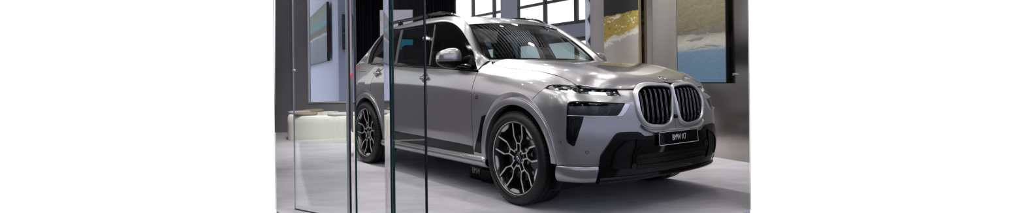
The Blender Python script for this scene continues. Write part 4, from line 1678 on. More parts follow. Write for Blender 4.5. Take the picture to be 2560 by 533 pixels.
WH = []
for (cx, cz), fork, tw, tr in ((ARC_F, 86, .285, .842), (ARC_R, 98, .300, .848)):
    for side in (-1, 1):
        fk = fork if side == -1 else 180 - fork
        w_ = make_wheel(.392, tw, fk if side == -1 else fk, side)
        if side == -1:                                     # near side: outward = -y, wheel x = car x
            rotm = Matrix(((1, 0, 0), (0, 0, -1), (0, 1, 0)))
        else:
            rotm = Matrix(((-1, 0, 0), (0, 0, 1), (0, 1, 0)))
        w_.matrix_local = Matrix.Translation((cx, side * tr, .392)) @ rotm.to_4x4()
        WH.append(w_)
        # brake caliper
        b = MB()
        aa = np.linspace(-28, 28, 9)
        ca_ = 0 if cx == 0 else 180
        if side == 1:
            ca_ = 180 - ca_
        pts = [(.150 + .06, a) for a in aa]
        outl = [(.215 * math.cos(R(a + ca_)), .215 * math.sin(R(a + ca_))) for a in aa] + [(.125 * math.cos(R(a + ca_)), .125 * math.sin(R(a + ca_))) for a in aa[::-1]]
        b.prism(outl, tw / 2 - .150, tw / 2 - .088, None, .006)
        b.build('brake_caliper', M['caliper'], w_)

# ------------------------------------------------------------------ the hall
def xy(u, depth, v=266):
    p = hall(u, v, depth)
    return p.x, p.y


def slab(name, p, q, z0, z1, th, m, kind='structure', parent=None, bev=0., side=1):
    """upright panel from plan point p to q, thickness th to the far side of its face"""
    d_ = Vector((q[0] - p[0], q[1] - p[1], 0))
    L_ = d_.length
    d_.normalize()
    n_ = Vector((-d_.y, d_.x, 0)) * side
    b = MB()
    mt = Matrix(((d_.x, n_.x, 0, p[0]), (d_.y, n_.y, 0, p[1]), (0, 0, 1, 0), (0, 0, 0, 1)))
    b.box((0, 0, z0), (L_, th, z1), bev)
    o = b.build(name, m, parent)
    o.matrix_world = mt
    if kind:
        o['kind'] = kind
    return o, mt, L_


EDGE_L, EDGE_R = 687.5, 1871.5
# floors
m = M['carpet'] = mat('pale_grey_carpet', (.42, .41, .44), .85, 0, 0, .25)
v1 = mapping(m, (1, 2.2, 1))
n1 = noise(m, v1, 1.6, 5, .62, .3)
n2 = noise(m, mapping(m, (1, 1, 1)), 60, 3, .7)
n3 = noise(m, mapping(m, (3, 9, 1), (0, 0, .5)), 1.2, 5, .6)
mixn = math_(m, 'ADD', math_(m, 'MULTIPLY', n1, .55), math_(m, 'ADD', math_(m, 'MULTIPLY', n2, .15), math_(m, 'MULTIPLY', n3, .30)))
lk(m, ramp(m, mixn, [(.36, (.43, .422, .462)), (.50, (.505, .495, .535)), (.64, (.575, .565, .60))]), bsdf(m).inputs['Base Color'])
bump(m, n2, .25, .004)
M['hall_floor'] = mat('dark_grey_hall_floor', (.055, .055, .06), .6)


def plate_(name, pts, z, th, m):
    b = MB()
    b.prism(pts, z - th, z)
    o = b.build(name, m)
    o['kind'] = 'structure'
    return o


lw = lambda D: ((EDGE_L - 1279.5) / FPX * D, D)
rw_ = lambda D: ((EDGE_R - 1279.5) / FPX * D, D)
# wall of steel on the right: plan line
WR = lambda s: (2.885 - .418 * s, 6.65 + .909 * s)


def wr_s(u):
    k = (u - 1279.5) / FPX
    return (2.885 - k * 6.65) / (.418 + k * .909)


p0 = WR(wr_s(EDGE_R))
# edge of the raised platform runs in front of the glass
e0 = Vector((-1.928, 4.464))
ed = Vector((.6, -.8))
plat = [lw(4.464), lw(11.41), (-1.2, 11.41), (1.30, 14.5), WR(3.56), p0, rw_(4.30), (1.5, 3.97), (-1.58, 3.97)]
floor = plate_('floor', plat, 0, .06, M['carpet'])
plate_('floor_hall', [(-7.9, -7), (7.9, -7), (7.9, 3.9), rw_(4.2), (1.5, 4.0), lw(4.6), (-2.05, 4.36), (-4.2, 4.42), (-7.9, 4.42)], -.065, .05, M['hall_floor'])
# ground beyond the stand, under the far windows
plate_('floor_back', [(-4.0, 11.41), (-1.2, 11.41), (1.30, 14.5), (1.41, 9.9), (1.75, 10.3), (3.4, 14), (5.5, 24), (-2.6, 27), (-6.6, 18.5)], -.002, .05, M['carpet'])

# left wall, dark grey, with a bright framed opening into a lilac lit alcove
m = M['grey_wall'] = mat('dark_grey_wall', (.21, .205, .225), .75)
lk(m, ramp(m, noise(m, mapping(m, (1, 1, .3)), 3, 4), [(.3, (.19, .186, .205)), (.7, (.23, .224, .245))]), bsdf(m).inputs['Base Color'])
YW = 11.41
zt = 5.2
oL, oR = hall(770.5, 128, YW).x, hall(877.5, 128, YW).x
oZ = hall(820, 256, YW).z
wl_x0 = hall(EDGE_L, 166, YW).x
b = MB()
b.prism([(wl_x0 - .02, 0), (oL, 0), (oL, zt), (wl_x0 + .06, zt)], 0, .12, Matrix(((1, 0, 0, 0), (0, 0, -1, YW + .12), (0, 1, 0, 0), (0, 0, 0, 1))))
b.box((oL, YW, 0), (oR, YW + .12, oZ))
b.box((oR, YW, 0), (oR + .10, YW + .12, zt))
wl = b.build('wall_left', M['grey_wall'])
wl['kind'] = 'structure'
# shallow step in the wall left of the opening
b = MB()
b.box((hall(731, 128, YW).x, YW - .035, 0.0), (hall(737, 128, YW).x, YW + .0, zt), .004)
st_ = b.build('trim_1', M['grey_wall'])
st_['kind'] = 'structure'
b = MB()
for (x0, x1, z0, z1) in ((oL - .012, oL + .012, oZ - .02, zt), (oR - .03, oR + .012, oZ - .02, zt), (oL + .012, oR - .03, oZ - .02, oZ + .012)):
    b.box((x0, YW - .022, z0), (x1, YW + .05, z1), .003)
t2 = b.build('trim_2', M['satin'])
t2['kind'] = 'structure'

# alcove behind it
M['lilac'] = mat('white_alcove_wall', (.47, .50, .72), .8)
A1 = hall(830, 80, 13.0)
dA = Vector((.442, -.897, 0))
A0 = Vector((A1.x, A1.y, 0)) - dA * 6.5
A2 = Vector((A1.x, A1.y, 0)) + dA * .93
slab('wall_alcove_left', (A0.x, A0.y), (A2.x, A2.y), 0, 5, .1, M['lilac'], side=1)
B1 = Vector((A2.x + 1.6, A2.y + .45, 0))
slab('wall_alcove_back', (A2.x, A2.y), (B1.x, B1.y), 0, 5, .1, M['lilac'], side=1)
# dark curtain wall behind the car
m = M['dark_wall'] = mat('dark_pleated_curtain', (.012, .011, .016), .9, 0, 0, 0)
w_ = nd(m, 'ShaderNodeTexWave', Scale=5.5, Distortion=1.2)
w_.bands_direction = 'X'
lk(m, mapping(m, (1, 1, .02)), w_.inputs['Vector'])
lk(m, ramp(m, w_.outputs['Fac'], [(0, (.003, .0028, .004)), (1, (.007, .0065, .010))]), bsdf(m).inputs['Base Color'])
xb1 = hall(1141.5, 20, YW + .5).x
b = MB()
N_ = 150
V, F = [], []
for i in range(N_ + 1):
    x = oR + .10 + (xb1 - oR - .10) * i / N_
    y = YW + .05 + .028 * math.sin(i * 1.05) + .008 * math.sin(i * 2.3)
    V += [(x, y, 0), (x, y, zt), (x, y + .06, zt), (x, y + .06, 0)]
for i in range(N_):
    for k in range(4):
        F.append((i * 4 + k, i * 4 + (k + 1) % 4, i * 4 + 4 + (k + 1) % 4, i * 4 + 4 + k))
F += [(0, 3, 2, 1), (N_ * 4, N_ * 4 + 1, N_ * 4 + 2, N_ * 4 + 3)]
wb_ = mesh('wall_back', V, F, M['dark_wall'], smooth=False)
wb_['kind'] = 'structure'


# ---- paintings
def canvas(name, mt, L_, hgt, m, th=.045, edge=None):
    root = empty(name)
    root.matrix_world = mt
    b = MB()
    b.box((0, -th, 0), (L_, -.002, hgt), .004)
    b.build('canvas', m, root)
    b = MB()
    e = edge or M['black_plastic']
    for (x0, x1, z0, z1) in ((-.012, -.001, -.012, hgt + .012), (L_ + .001, L_ + .012, -.012, hgt + .012), (-.012, L_ + .012, -.012, -.001), (-.012, L_ + .012, hgt + .001, hgt + .012)):
        b.box((x0, -th * .92, z0), (x1, 0, z1))
    b.build('edge_frame', e, root)
    return root


def wall_mtx(p, q, z):
    d_ = Vector((q[0] - p[0], q[1] - p[1], 0))
    L_ = d_.length
    d_.normalize()
    n_ = Vector((-d_.y, d_.x, 0))
    return Matrix(((d_.x, n_.x, 0, p[0]), (d_.y, n_.y, 0, p[1]), (0, 0, 1, z), (0, 0, 0, 1))), L_


def height_mix(m, hgt, wob, sc):
    """height above the canvas' foot (0..1) with a ragged wobble"""
    tc = nd(m, 'ShaderNodeTexCoord')
    sp = nd(m, 'ShaderNodeSeparateXYZ')
    lk(m, tc.outputs['Object'], sp.inputs[0])
    n = noise(m, mapping(m, (sc, sc, sc * 2.5)), 1.0, 7, .62, .6)
    h = math_(m, 'ADD', math_(m, 'DIVIDE', sp.outputs['Z'], hgt), math_(m, 'MULTIPLY', math_(m, 'SUBTRACT', n, .5), wob))
    return h, sp


# sea and sand canvas on the steel wall
m = M['blue_art'] = mat('sea_and_sand_paint', (.2, .3, .4), .55)
HB = 2.1
h, sp = height_mix(m, HB, .10, 3.2)
c1 = ramp(m, h, [(.0, (.085, .165, .265)), (.14, (.095, .175, .265)), (.195, (.11, .185, .265)), (.215, (.26, .29, .30)), (.245, (.40, .385, .35)), (.275, (.33, .315, .27)), (.30, (.25, .23, .17)), (.315, (.08, .085, .09)), (.335, (.12, .098, .05)), (.42, (.155, .128, .06)), (.60, (.19, .165, .085)), (1, (.20, .18, .11))])
n = noise(m, mapping(m, (4, 4, 7)), 1.5, 6, .6, 1.)
msk = math_(m, 'MULTIPLY', math_(m, 'GREATER_THAN', h, .21), .55)
c2_ = mix(m, math_(m, 'MULTIPLY', math_(m, 'SUBTRACT', n, .35, True), msk), c1, (.40, .385, .34))
nv = noise(m, mapping(m, (2.2, 2.2, 9), (0, .25, 0)), 1.0, 2, .4, .6)
band = math_(m, 'MULTIPLY', math_(m, 'LESS_THAN', math_(m, 'ABSOLUTE', math_(m, 'SUBTRACT', nv, .5)), .014), math_(m, 'LESS_THAN', math_(m, 'ABSOLUTE', math_(m, 'SUBTRACT', h, .26)), .045))
nstreak = noise(m, mapping(m, (1.1, 1.1, 10), (0, .22, 0)), 1.6, 5, .55, .5)
band = math_(m, 'MULTIPLY', math_(m, 'GREATER_THAN', nstreak, .60), math_(m, 'LESS_THAN', math_(m, 'ABSOLUTE', math_(m, 'SUBTRACT', h, .265)), .05))
lk(m, mix(m, math_(m, 'MULTIPLY', band, .75), c2_, (.12, .13, .14)), bsdf(m).inputs['Base Color'])
bump(m, n, .5, .01)
mt, L_ = wall_mtx(WR(wr_s(1704.5)), WR(wr_s(1826)), 0.982)
mt.translation += Vector((-.909, -.418, 0)) * .03
o = canvas('painting', mt, L_, HB, m)
tag(o, 'tall canvas with flat blue below and sandy khaki above on the steel wall', 'painting')

# gold canvas
m = M['gold_art'] = mat('gold_fleck_paint', (.4, .3, .06), .5)
HG = 2.0
h, sp = height_mix(m, HG, .16, 3.0)
dia = math_(m, 'ADD', h, math_(m, 'MULTIPLY', sp.outputs['X'], -.10))
cb1 = ramp(m, dia, [(.0, (.40, .37, .33)), (.24, (.44, .41, .37)), (.265, (.75, .73, .68)), (.29, (.62, .58, .45)), (.305, (.40, .30, .055)), (.45, (.38, .28, .04)), (.60, (.36, .27, .05)), (1, (.36, .27, .05))])
vor = nd(m, 'ShaderNodeTexVoronoi', Scale=5.)
vor.feature = 'F1'
lk(m, mapping(m, (1.2, 1, 2.2), (0, .5, 0)), vor.inputs['Vector'])
nz = noise(m, mapping(m, (3, 3, 5), (0, .6, 0)), 1.6, 6, .65, 1.6)
gold = mix(m, math_(m, 'MULTIPLY', math_(m, 'GREATER_THAN', dia, .31), math_(m, 'MULTIPLY', math_(m, 'SUBTRACT', nz, .40, True), 3.0, True)), cb1, (.50, .37, .07))
fl_ = math_(m, 'MULTIPLY', math_(m, 'GREATER_THAN', nz, .605), math_(m, 'GREATER_THAN', dia, .30))
gold = mix(m, fl_, gold, (.80, .76, .66))
dk = math_(m, 'MULTIPLY', math_(m, 'LESS_THAN', nz, .385), math_(m, 'GREATER_THAN', dia, .30))
gold = mix(m, dk, gold, (.12, .09, .02))
n5 = noise(m, mapping(m, (4, 4, 4)), 1.2, 5, .6)
top_ = math_(m, 'GREATER_THAN', math_(m, 'ADD', math_(m, 'DIVIDE', sp.outputs['Z'], HG), math_(m, 'MULTIPLY', n5, .05)), .535)
gold = mix(m, top_, gold, (.008, .007, .006))
lk(m, gold, bsdf(m).inputs['Base Color'])
bump(m, nz, .5, .012)
mt, L_ = wall_mtx(WR(wr_s(1521)), WR(wr_s(1607.5)), 1.08)
mt.translation += Vector((-.909, -.418, 0)) * .03
M['tan_edge'] = mat('tan_canvas_edge', (.42, .33, .20), .5)
o = canvas('painting', mt, L_, HG, m, .05, M['tan_edge'])
tag(o, 'canvas of gold flecks over pale grey with black top on the steel wall', 'painting')

# alcove canvas
m = M['coast_art'] = mat('teal_coast_paint', (.2, .3, .4), .5)
HA = hall(830, 6, 13.0).z - hall(830, 151, 13.0).z
h, sp = height_mix(m, HA, .12, .9)
cc = ramp(m, h, [(.0, (.06, .08, .16)), (.25, (.09, .12, .22)), (.44, (.11, .145, .25)), (.48, (.36, .36, .40)), (.51, (.06, .04, .035)), (.59, (.03, .022, .022)), (.62, (.005, .09, .17)), (.67, (.01, .20, .31)), (.73, (.06, .14, .18)), (.85, (.11, .135, .14)), (1, (.08, .09, .09))])
lk(m, cc, bsdf(m).inputs['Base Color'])
pA = Vector((A1.x, A1.y, 0)) - dA * 5.0
mt, L_ = wall_mtx((pA.x, pA.y), (A1.x, A1.y), hall(830, 151, 13.0).z)
mt.translation += Vector((dA.y, -dA.x, 0)) * .06
HA = hall(830, 6, 13.0).z - hall(830, 151, 13.0).z
o = canvas('painting', mt, L_, HA, m, .06)
tag(o, 'long teal and slate seascape canvas on the lilac alcove wall', 'painting')
m = M['night_art'] = mat('black_blue_paint', (.01, .02, .03), .5)
nz = noise(m, mapping(m, (2, 2, 3)), 2.2, 6, .65, .8)
lk(m, ramp(m, nz, [(.0, (.003, .004, .007)), (.52, (.004, .008, .013)), (.58, (.01, .16, .26)), (.66, (.05, .32, .45))]), bsdf(m).inputs['Base Color'])
sB = (B1 - A2).normalized()
q0 = A2 + sB * .10
mt, L_ = wall_mtx((q0.x, q0.y), (q0.x + sB.x * .75, q0.y + sB.y * .75), hall(855, 122.5, A2.y).z)
mt.translation += Vector((sB.y, -sB.x, 0)) * .05
o = canvas('painting', mt, L_, hall(855, 38, A2.y).z - hall(855, 122.5, A2.y).z, m, .05)
tag(o, 'black canvas with blue glints on the alcove back wall', 'painting')
# pale picture and a small lit screen on the dark curtain
m = M['pale_art'] = mat('pale_lilac_paint', (.42, .41, .50), .6)
lk(m, ramp(m, noise(m, mapping(m, (1, 1, 2)), 2, 5), [(.3, (.34, .33, .42)), (.7, (.50, .48, .56))]), bsdf(m).inputs['Base Color'])
xa, xc = hall(951, 40, YW).x, hall(1032.5, 40, YW).x
z1_, z0_ = hall(990, 25.5, YW).z, hall(990, 90, YW).z
mt, L_ = wall_mtx((xa, YW - .0), (xc, YW - .0), z0_)
o = canvas('painting', mt, L_, z1_ - z0_, m, .05)
tag(o, 'pale lilac picture hanging on the black curtain behind the car roof', 'painting')
m = M['screen_blue'] = mat('lit_blue_screen', (.01, .05, .08), .3)
h, sp = height_mix(m, .5, .3, 5)
bb_ = bsdf(m)
lk(m, ramp(m, h, [(0, (.02, .22, .36)), (.45, (.03, .40, .56)), (.6, (.02, .20, .34)), (1, (.02, .16, .30))]), bb_.inputs['Emission Color'])
bb_.inputs['Emission Strength'].default_value = 2.2
xs_, xe_ = hall(1000, 110, YW).x, hall(1033, 110, YW).x
mt, L_ = wall_mtx((xs_, YW - .0), (xe_, YW - .0), hall(1016, 124.5, YW).z)
root = empty('display_screen')
root.matrix_world = mt
b = MB()
b.box((-.015, -.045, -.015), (L_ + .015, .03, .245), .006)
b.build('screen_housing', M['black_plastic'], root)
b = MB()
b.box((0, -.049, 0), (L_, -.0455, .23))
b.build('screen_panel', m, root)
tag(root, 'small lit blue screen on the black curtain, seen through the car windows', 'screen')

# ---- steel wall
m = M['steel'] = mat('brushed_steel_wall', (.5, .47, .44), .2, 1.)
vb = mapping(m, (.6, .6, 60))
nb = noise(m, vb, 6, 3, .6)
b5 = bsdf(m)
b5.inputs['Anisotropic'].default_value = .5
lk(m, math_(m, 'ADD', math_(m, 'MULTIPLY', nb, .10), .12), b5.inputs['Roughness'])
nl = noise(m, mapping(m, (1.2, 1.2, .22)), 1.6, 2, .5)
lk(m, ramp(m, nl, [(.35, (.40, .375, .35)), (.65, (.54, .51, .475))]), b5.inputs['Base Color'])
bump(m, nl, .10, .05)
steel2 = M['steel_lit'] = m.copy()  # lit copy of the steel: stronger reflection put into its colour
steel2.name = 'lit_brushed_steel'
for n_ in steel2.node_tree.nodes:
    if n_.type == 'VALTORGB':
        n_.color_ramp.elements[0].color = (.58, .54, .49, 1)
        n_.color_ramp.elements[1].color = (.76, .72, .66, 1)
    if n_.type == 'MATH' and n_.operation == 'ADD':
        n_.inputs[1].default_value = .38
s_end = wr_s(1476)
sR = wr_s(EDGE_R)
nW = Vector((-.909, -.418, 0))
HWALL = 5.2


def wr_slab(name, u0, u1, z0, z1, proud, m, th=.04, kind='structure'):
    p, q = WR(wr_s(u0)), WR(wr_s(u1))
    p = (p[0] + nW.x * proud, p[1] + nW.y * proud)
    q = (q[0] + nW.x * proud, q[1] + nW.y * proud)
    return slab(name, p, q, z0, z1, th, m, kind)


wr_slab('wall_right', 1481, EDGE_R - .5, 0, HWALL, 0, M['steel'], .006)
wr_slab('trim_3', 1484, 1521, 0, HWALL, .055, M['steel_lit'], .054)
wr_slab('trim_4', 1641, 1704, 0, HWALL, .055, M['steel_lit'], .054)
# caption beside the blue canvas
root = empty('wall_caption')
p, q = WR(wr_s(1832)), WR(wr_s(1848))
mt, L_ = wall_mtx(p, q, 1.0)
mt.translation += nW * .002
root.matrix_world = mt
dz = 6.78 / FPX
b = MB()
for k, (x1, zz) in enumerate(((.80, 183.4), (1., 185.6), (.25, 187.6))):
    z = 1.049 + (192.4 - zz) * dz - 1.0
    x = 0.
    while x < L_ * x1:
        wd = .010 + .012 * rng.rand()
        b.box((x, -.0025, z - .0026), (min(x + wd, L_ * x1), 0, z + .0026))
        x += wd + .004
b.build('caption_lines', M['letter'], root)
tag(root, 'small white caption lines on the steel wall right of the blue canvas', 'label')

# ---- far glazed front with black bars
FD = Vector((.578, -.816, 0))
F0 = Vector((.40, 22, 0))
M['daylight'] = mat('bright_window_pane', (.8, .85, .9), .4, emit=(.93, .97, 1.0), estr=1.05)
M['mullion'] = mat('black_window_bar', (.008, .010, .014), .5)
M['spandrel'] = mat('grey_window_panel', (.24, .26, .30), .6)
p, q = F0 - FD * 6.2, F0 + FD * 8.5
k_w = 1
slab('window_1', (p.x, p.y), (q.x, q.y), 0.9, 7.0, .05, M['daylight'])
b = MB()
for j in range(-4, 6):
    c = -.118 + 1.74 * j + 6.2
    b.box((c - .075, -.10, .9), (c + .075, -.002, 7.0))
for z, hh in ((1.55, .045), (2.42, .045), (3.93, .05), (4.95, .05)):
    b.box((0, -.085, z - hh), (14.7, -.002, z + hh))
for z in (3.04, 2.46):
    b.box((0, -.095, z - .06), (14.7, -.002, z + .06))
o = b.build('trim_5', M['mullion'])
o.matrix_world = Matrix(((FD.x, -FD.y, 0, p.x), (FD.y, FD.x, 0, p.y), (0, 0, 1, 0), (0, 0, 0, 1)))
o['kind'] = 'structure'
b = MB()
b.box((0, -.12, 2.52), (14.7, -.001, 2.98))
o = b.build('trim_6', M['spandrel'])
o.matrix_world = Matrix(((FD.x, -FD.y, 0, p.x), (FD.y, FD.x, 0, p.y), (0, 0, 1, 0), (0, 0, 0, 1)))
o['kind'] = 'structure'
b = MB()
b.box((0, -.10, 0), (14.7, .05, .9))
o = b.build('wall_far', M['spandrel'])
o.matrix_world = Matrix(((FD.x, -FD.y, 0, p.x), (FD.y, FD.x, 0, p.y), (0, 0, 1, 0), (0, 0, 0, 1)))
o['kind'] = 'structure'
# grey column in front of it
M['column'] = mat('grey_column_paint', (.30, .31, .34), .6)
xa, xc = hall(1252.5, 20, 16).x, hall(1293, 20, 16).x
b = MB()
b.box((xa, 16, 0), (xc, 16.45, 6.5), .01)
b.box((xa - .012, 15.99, 0), (xa + .02, 16.2, 6.5))
o = b.build('pillar', M['column'])
o['kind'] = 'structure'
# white column with black zigzag bars beside the steel wall
xa, xc = hall(1467, 60, 12.5).x, hall(1480, 60, 12.5).x
M['white_paint'] = mat('white_column_paint', (.62, .66, .74), .5)
root = empty('lattice_column', (xa, 12.5, 0))
b = MB()
b.box((0, .03, 0), (xc - xa + .25, .25, 4.5))
b.build('column_panel', M['white_paint'], root)
w_c = xc - xa + .02
for k in range(7):
    z = .55 + k * .50
    pts = [(w_c, z + .10), (.045, z + .32), (.02, z + .36), (.045, z + .40), (w_c, z + .62), (w_c, z + .56), (.085, z + .36), (w_c, z + .165)]
    b = MB()
    b.prism(pts, 0, .028, Matrix(((1, 0, 0, 0), (0, 0, -1, .028), (0, 1, 0, 0), (0, 0, 0, 1))))
    b.build('zigzag_bar', M['mullion'], root)
tag(root, 'white column with black zigzag bars beside the steel wall end', 'column')

# ---- pleated paper bench
m = M['paper'] = mat('white_pleated_paper', (.82, .81, .76), .8, 0, 0, .2)
def bench_ring(cx, cy, pts, hw_, zt_, npl):
    """ribbon along a plan curve with fine pleats on both sides"""
    P = curve([(a, b_, 0) for a, b_ in pts], npl)
    T = np.gradient(P, axis=0)
    T /= np.linalg.norm(T, axis=1, keepdims=True)
    Nn = np.stack([-T[:, 1], T[:, 0], 0 * T[:, 0]], 1)
    V, F = [], []
    prof_ = [(1.0, 0), (1.0, .03), (1.012, .10), (1.012, zt_ - .10), (.985, zt_ - .045), (.92, zt_ - .012), (.80, zt_)]
    K = len(prof_) * 2
    for i in range(npl):
        pl = .008 * (1 if i % 2 else -1)
        endf = min(1., math.sqrt(max(0.0, 1 - max(0, 1 - min(i, npl - 1 - i) / 5.) ** 2)) * .35 + .65)
        for sgn, pr in ((1, prof_), (-1, prof_[::-1])):
            for (f_, z) in pr:
                q = P[i] + Nn[i] * sgn * (hw_ * f_ * endf + pl)
                V.append((q[0], q[1], z))
    for i in range(npl - 1):
        for k in range(K):
            F.append((i * K + k, i * K + (k + 1) % K, (i + 1) * K + (k + 1) % K, (i + 1) * K + k))
    F += [tuple(range(K))[::-1], tuple((npl - 1) * K + k for k in range(K))]
    return V, F


D0 = 9.35
zb = .46
bx = lambda u, D: hall(u, 320, D).x
pts = [(bx(812, 11.0) - .32, 11.05), (bx(790, 11.0) - .15, 10.98), (-4.02, 10.62), (-4.02, 10.16), (-3.66, 9.80), (-3.20, 9.66), (-2.75, 9.62), (-2.30, 9.72), (-2.0, 9.95)]
pts = [(-3.50, 10.72), (-3.72, 10.78), (-3.92, 10.60), (-3.95, 10.20), (-3.76, 9.80), (-3.40, 9.54), (-2.95, 9.42), (-2.60, 9.44), (-2.35, 9.54)]
V, F = bench_ring(0, 0, pts, .20, zb, 300)
bench = mesh('bench', V, F, M['paper'])
bm = bmesh.new()
bm.from_mesh(bench.data)
bmesh.ops.recalc_face_normals(bm, faces=bm.faces)
bm.to_mesh(bench.data)
bm.free()
tag(bench, 'low curved bench of white pleated paper by the grey wall', 'bench')
M['felt_grey'] = mat('light_grey_felt', (.52, .50, .52), .9)
M['felt_brown'] = mat('tan_felt', (.34, .28, .20), .9)


def pad(u0, u1, vtop, depth, m, label, r=None):
    c = hall((u0 + u1) / 2, vtop, depth)
    rad = (u1 - u0) / 2 / FPX * depth
    b = MB()
    prof_ = [(0, .0), (rad - .03, .0), (rad - .006, .010), (rad, .026), (rad - .006, .042), (rad - .03, .052), (0, .054)]
    b.lathe(prof_, 56)
    o = b.build('seat_pad', m)
    o.location = (c.x, depth, zb + .001)
    tag(o, label, 'cushion', 'round felt pads on the pleated bench')
    return o


pad(722, 776, 285, 10.15, M['felt_grey'], 'light grey round felt pad at the left end of the bench')
pad(758, 808, 280, 10.72, M['felt_brown'], 'tan round felt pad on the back part of the bench')
pad(737, 793, 290, 9.66, M['felt_brown'], 'tan round felt pad on the front part of the bench')
pad(820, 878, 291, 9.44, M['felt_grey'], 'light grey round felt pad on the bench nearest the car')

# ---- glass panels in front
def glass_panel(p, q, h_, label, near_edge='glass_edge', far_edge='glass_edge', spigot=None, th=.012, e=.004):
    d_ = Vector((q[0] - p[0], q[1] - p[1], 0))
    L_ = d_.length
    d_.normalize()
    n_ = Vector((-d_.y, d_.x, 0))
    mt = Matrix(((d_.x, n_.x, 0, p[0]), (d_.y, n_.y, 0, p[1]), (0, 0, 1, .002), (0, 0, 0, 1)))
    root = empty('glass_panel')
    root.matrix_world = mt
    b = MB()
    b.box((e, -th / 2, e), (L_ - e, th / 2, h_ - e))
    b.build('pane', M['panel_glass'], root)
    for nm, x0, x1 in ((near_edge, L_ - e, L_), (far_edge, 0, e)):
        b = MB()
        b.box((x0, -th / 2, 0), (x1, th / 2, h_), .0012, 1)
        b.build('pane_edge', M[nm], root)
    b = MB()
    b.box((e, -th / 2, 0), (L_ - e, th / 2, e))
    b.build('bottom_edge', M['glass_edge_dark'], root)
    if spigot:
        b = MB()
        b.lathe([(0, -.012), (.007, -.012), (.008, -.010), (.008, .010), (.007, .012), (0, .012)], 20, Matrix.Translation((spigot[0], 0, spigot[1])) @ Matrix.Rotation(R(90), 4, 'X'))
        b.build('fixing_stud', M['steel_fit'], root)
    tag(root, label, 'glass panel', 'clear glass panels in front of the car')
    return root


def gp(u, D, v=266):
    p = hall(u, v, D)
    return (p.x, p.y)


g1a, g1b = gp(734.5, 4.50), gp(867.5, 4.126)
glass_panel(g1a, g1b, 2.6, 'clear glass panel standing leftmost, in front of the pleated bench', 'glass_edge_bright', 'glass_edge_bright', (.012, hall(735, 177, 4.5).z))
glass_panel(gp(871.0, 4.10), gp(874.2, 3.72), 2.6, 'short glass panel turned edge-on, dark line just left of the rear wheel', 'glass_edge_dark', 'glass_edge_dark')
glass_panel(gp(884.6, 4.20), gp(888.6, 3.50), 2.6, 'glass panel turned edge-on, green line crossing the rear wheel rim', 'glass_edge', 'glass_edge_dark')
glass_panel(gp(963.0, 3.43), gp(977.0, 3.03), 2.6, 'clear glass panel mirroring the bench beside the rear door', 'glass_edge', 'glass_edge', th=.012)
glass_panel(gp(981.5, 2.97), gp(1065.5, 2.80), 2.6, 'clear glass panel across the car doors with dark right edge', 'glass_edge_dark', 'glass_edge', th=.010, e=.0105)

# ---- block with lettering under the sill
root = empty('wheel_block')
B0, B1_ = at(1168, 438, 1, -.80), at(1222, 452, 1, -.80)
root.parent = None
ca = Matrix.Rotation(ang, 4, 'Z')
carm = Matrix.Translation(CAR.location) @ ca
g = at(1192, 449, 2, 0.0)                                  # where the sign's foot meets the floor
root.matrix_world = carm @ Matrix.Translation((g[0], g[1], 0.0))
b = MB()
b.box((-.135, -.0, 0.0), (.115, .05, .155), .006)
sb = b.build('block_face', M['black_plastic'], root)
b = MB()
b.box((.118, -.03, 0.0), (.30, .16, .135), .008)
b.build('block_base', M['black_plastic'], root)
tm = Matrix.Translation((-.012, -.0012, .088)) @ Matrix(((1, 0, 0, 0), (0, 0, -1, 0), (0, 1, 0, 0), (0, 0, 0, 1)))
text_mesh('block_lettering', 'BMW', .086, M['letter'], root, tm, .0006, .72)
tag(root, 'black block with white lettering under the sill behind the front wheel', 'sign')

# ------------------------------------------------------------------ shell of the hall out of view, and light
M['hall_dark'] = mat('dark_hall_wall', (.035, .035, .042), .7)
M['bounce_white'] = mat('white_bounce_wall', (.62, .61, .62), .7)
M['hall_cool'] = mat('cool_grey_hall_wall', (.22, .22, .25), .7)
M['blocker_grey'] = mat('grey_blocker', (.16, .155, .165), .7)
b = MB()
b.box((-8.1, -7.1, -.05), (8.1, -7.0, 5.2))
o = b.build('wall_front', M['hall_cool'])
o['kind'] = 'structure'
b = MB()
b.box((-8.1, -7.1, -.05), (-8.0, 5.0, 5.2))
o = b.build('wall_side_left', M['hall_dark'])
o['kind'] = 'structure'
b = MB()
b.box((-8.1, 5.0, -.05), (-8.0, 7.9, 5.2))
o = b.build('bounce_wall_left', M['bounce_white'])  # unseen white stretch added to brighten the fender's reflection
o['kind'] = 'structure'
b = MB()
b.box((8.0, -7.1, -.05), (8.1, 7.9, 5.2))
o = b.build('wall_side_right', M['hall_cool'])
o['kind'] = 'structure'
m = M['ceiling'] = mat('dark_ceiling', (.045, .045, .05), .8)
ZC = 5.2
b = MB()
b.box((-8.1, -7.1, ZC), (8.1, 22, ZC + .1))
o = b.build('ceiling', m)
o['kind'] = 'structure'
M['rib'] = mat('light_ceiling_rib', (.55, .56, .58), .6)
b = MB()
for k in range(64):
    x = -4.4 + .17 * k
    mt = Matrix.Translation((x, 9.0, 0)) @ Matrix.Rotation(R(30), 4, 'Z')
    b.box((0, -4.6, ZC - .06), (.07, 4.6, ZC - .001), 0, 1, mt)
o = b.build('ceiling_ribs', M['rib'])
o['kind'] = 'structure'


def area(name, loc, size, energy, col=(1, 1, 1), rot=(0, 0, 0), sy=None, spread=None):
    l = bpy.data.lights.new(name, 'AREA')
    l.shape = 'RECTANGLE'
    l.size = size
    l.size_y = sy or size
    l.energy = energy
    l.color = col
    if spread:
        l.spread = R(spread)
    o = bpy.data.objects.new(name, l)
    o.location = loc
    o.rotation_euler = rot
    COL.objects.link(o)
    return o


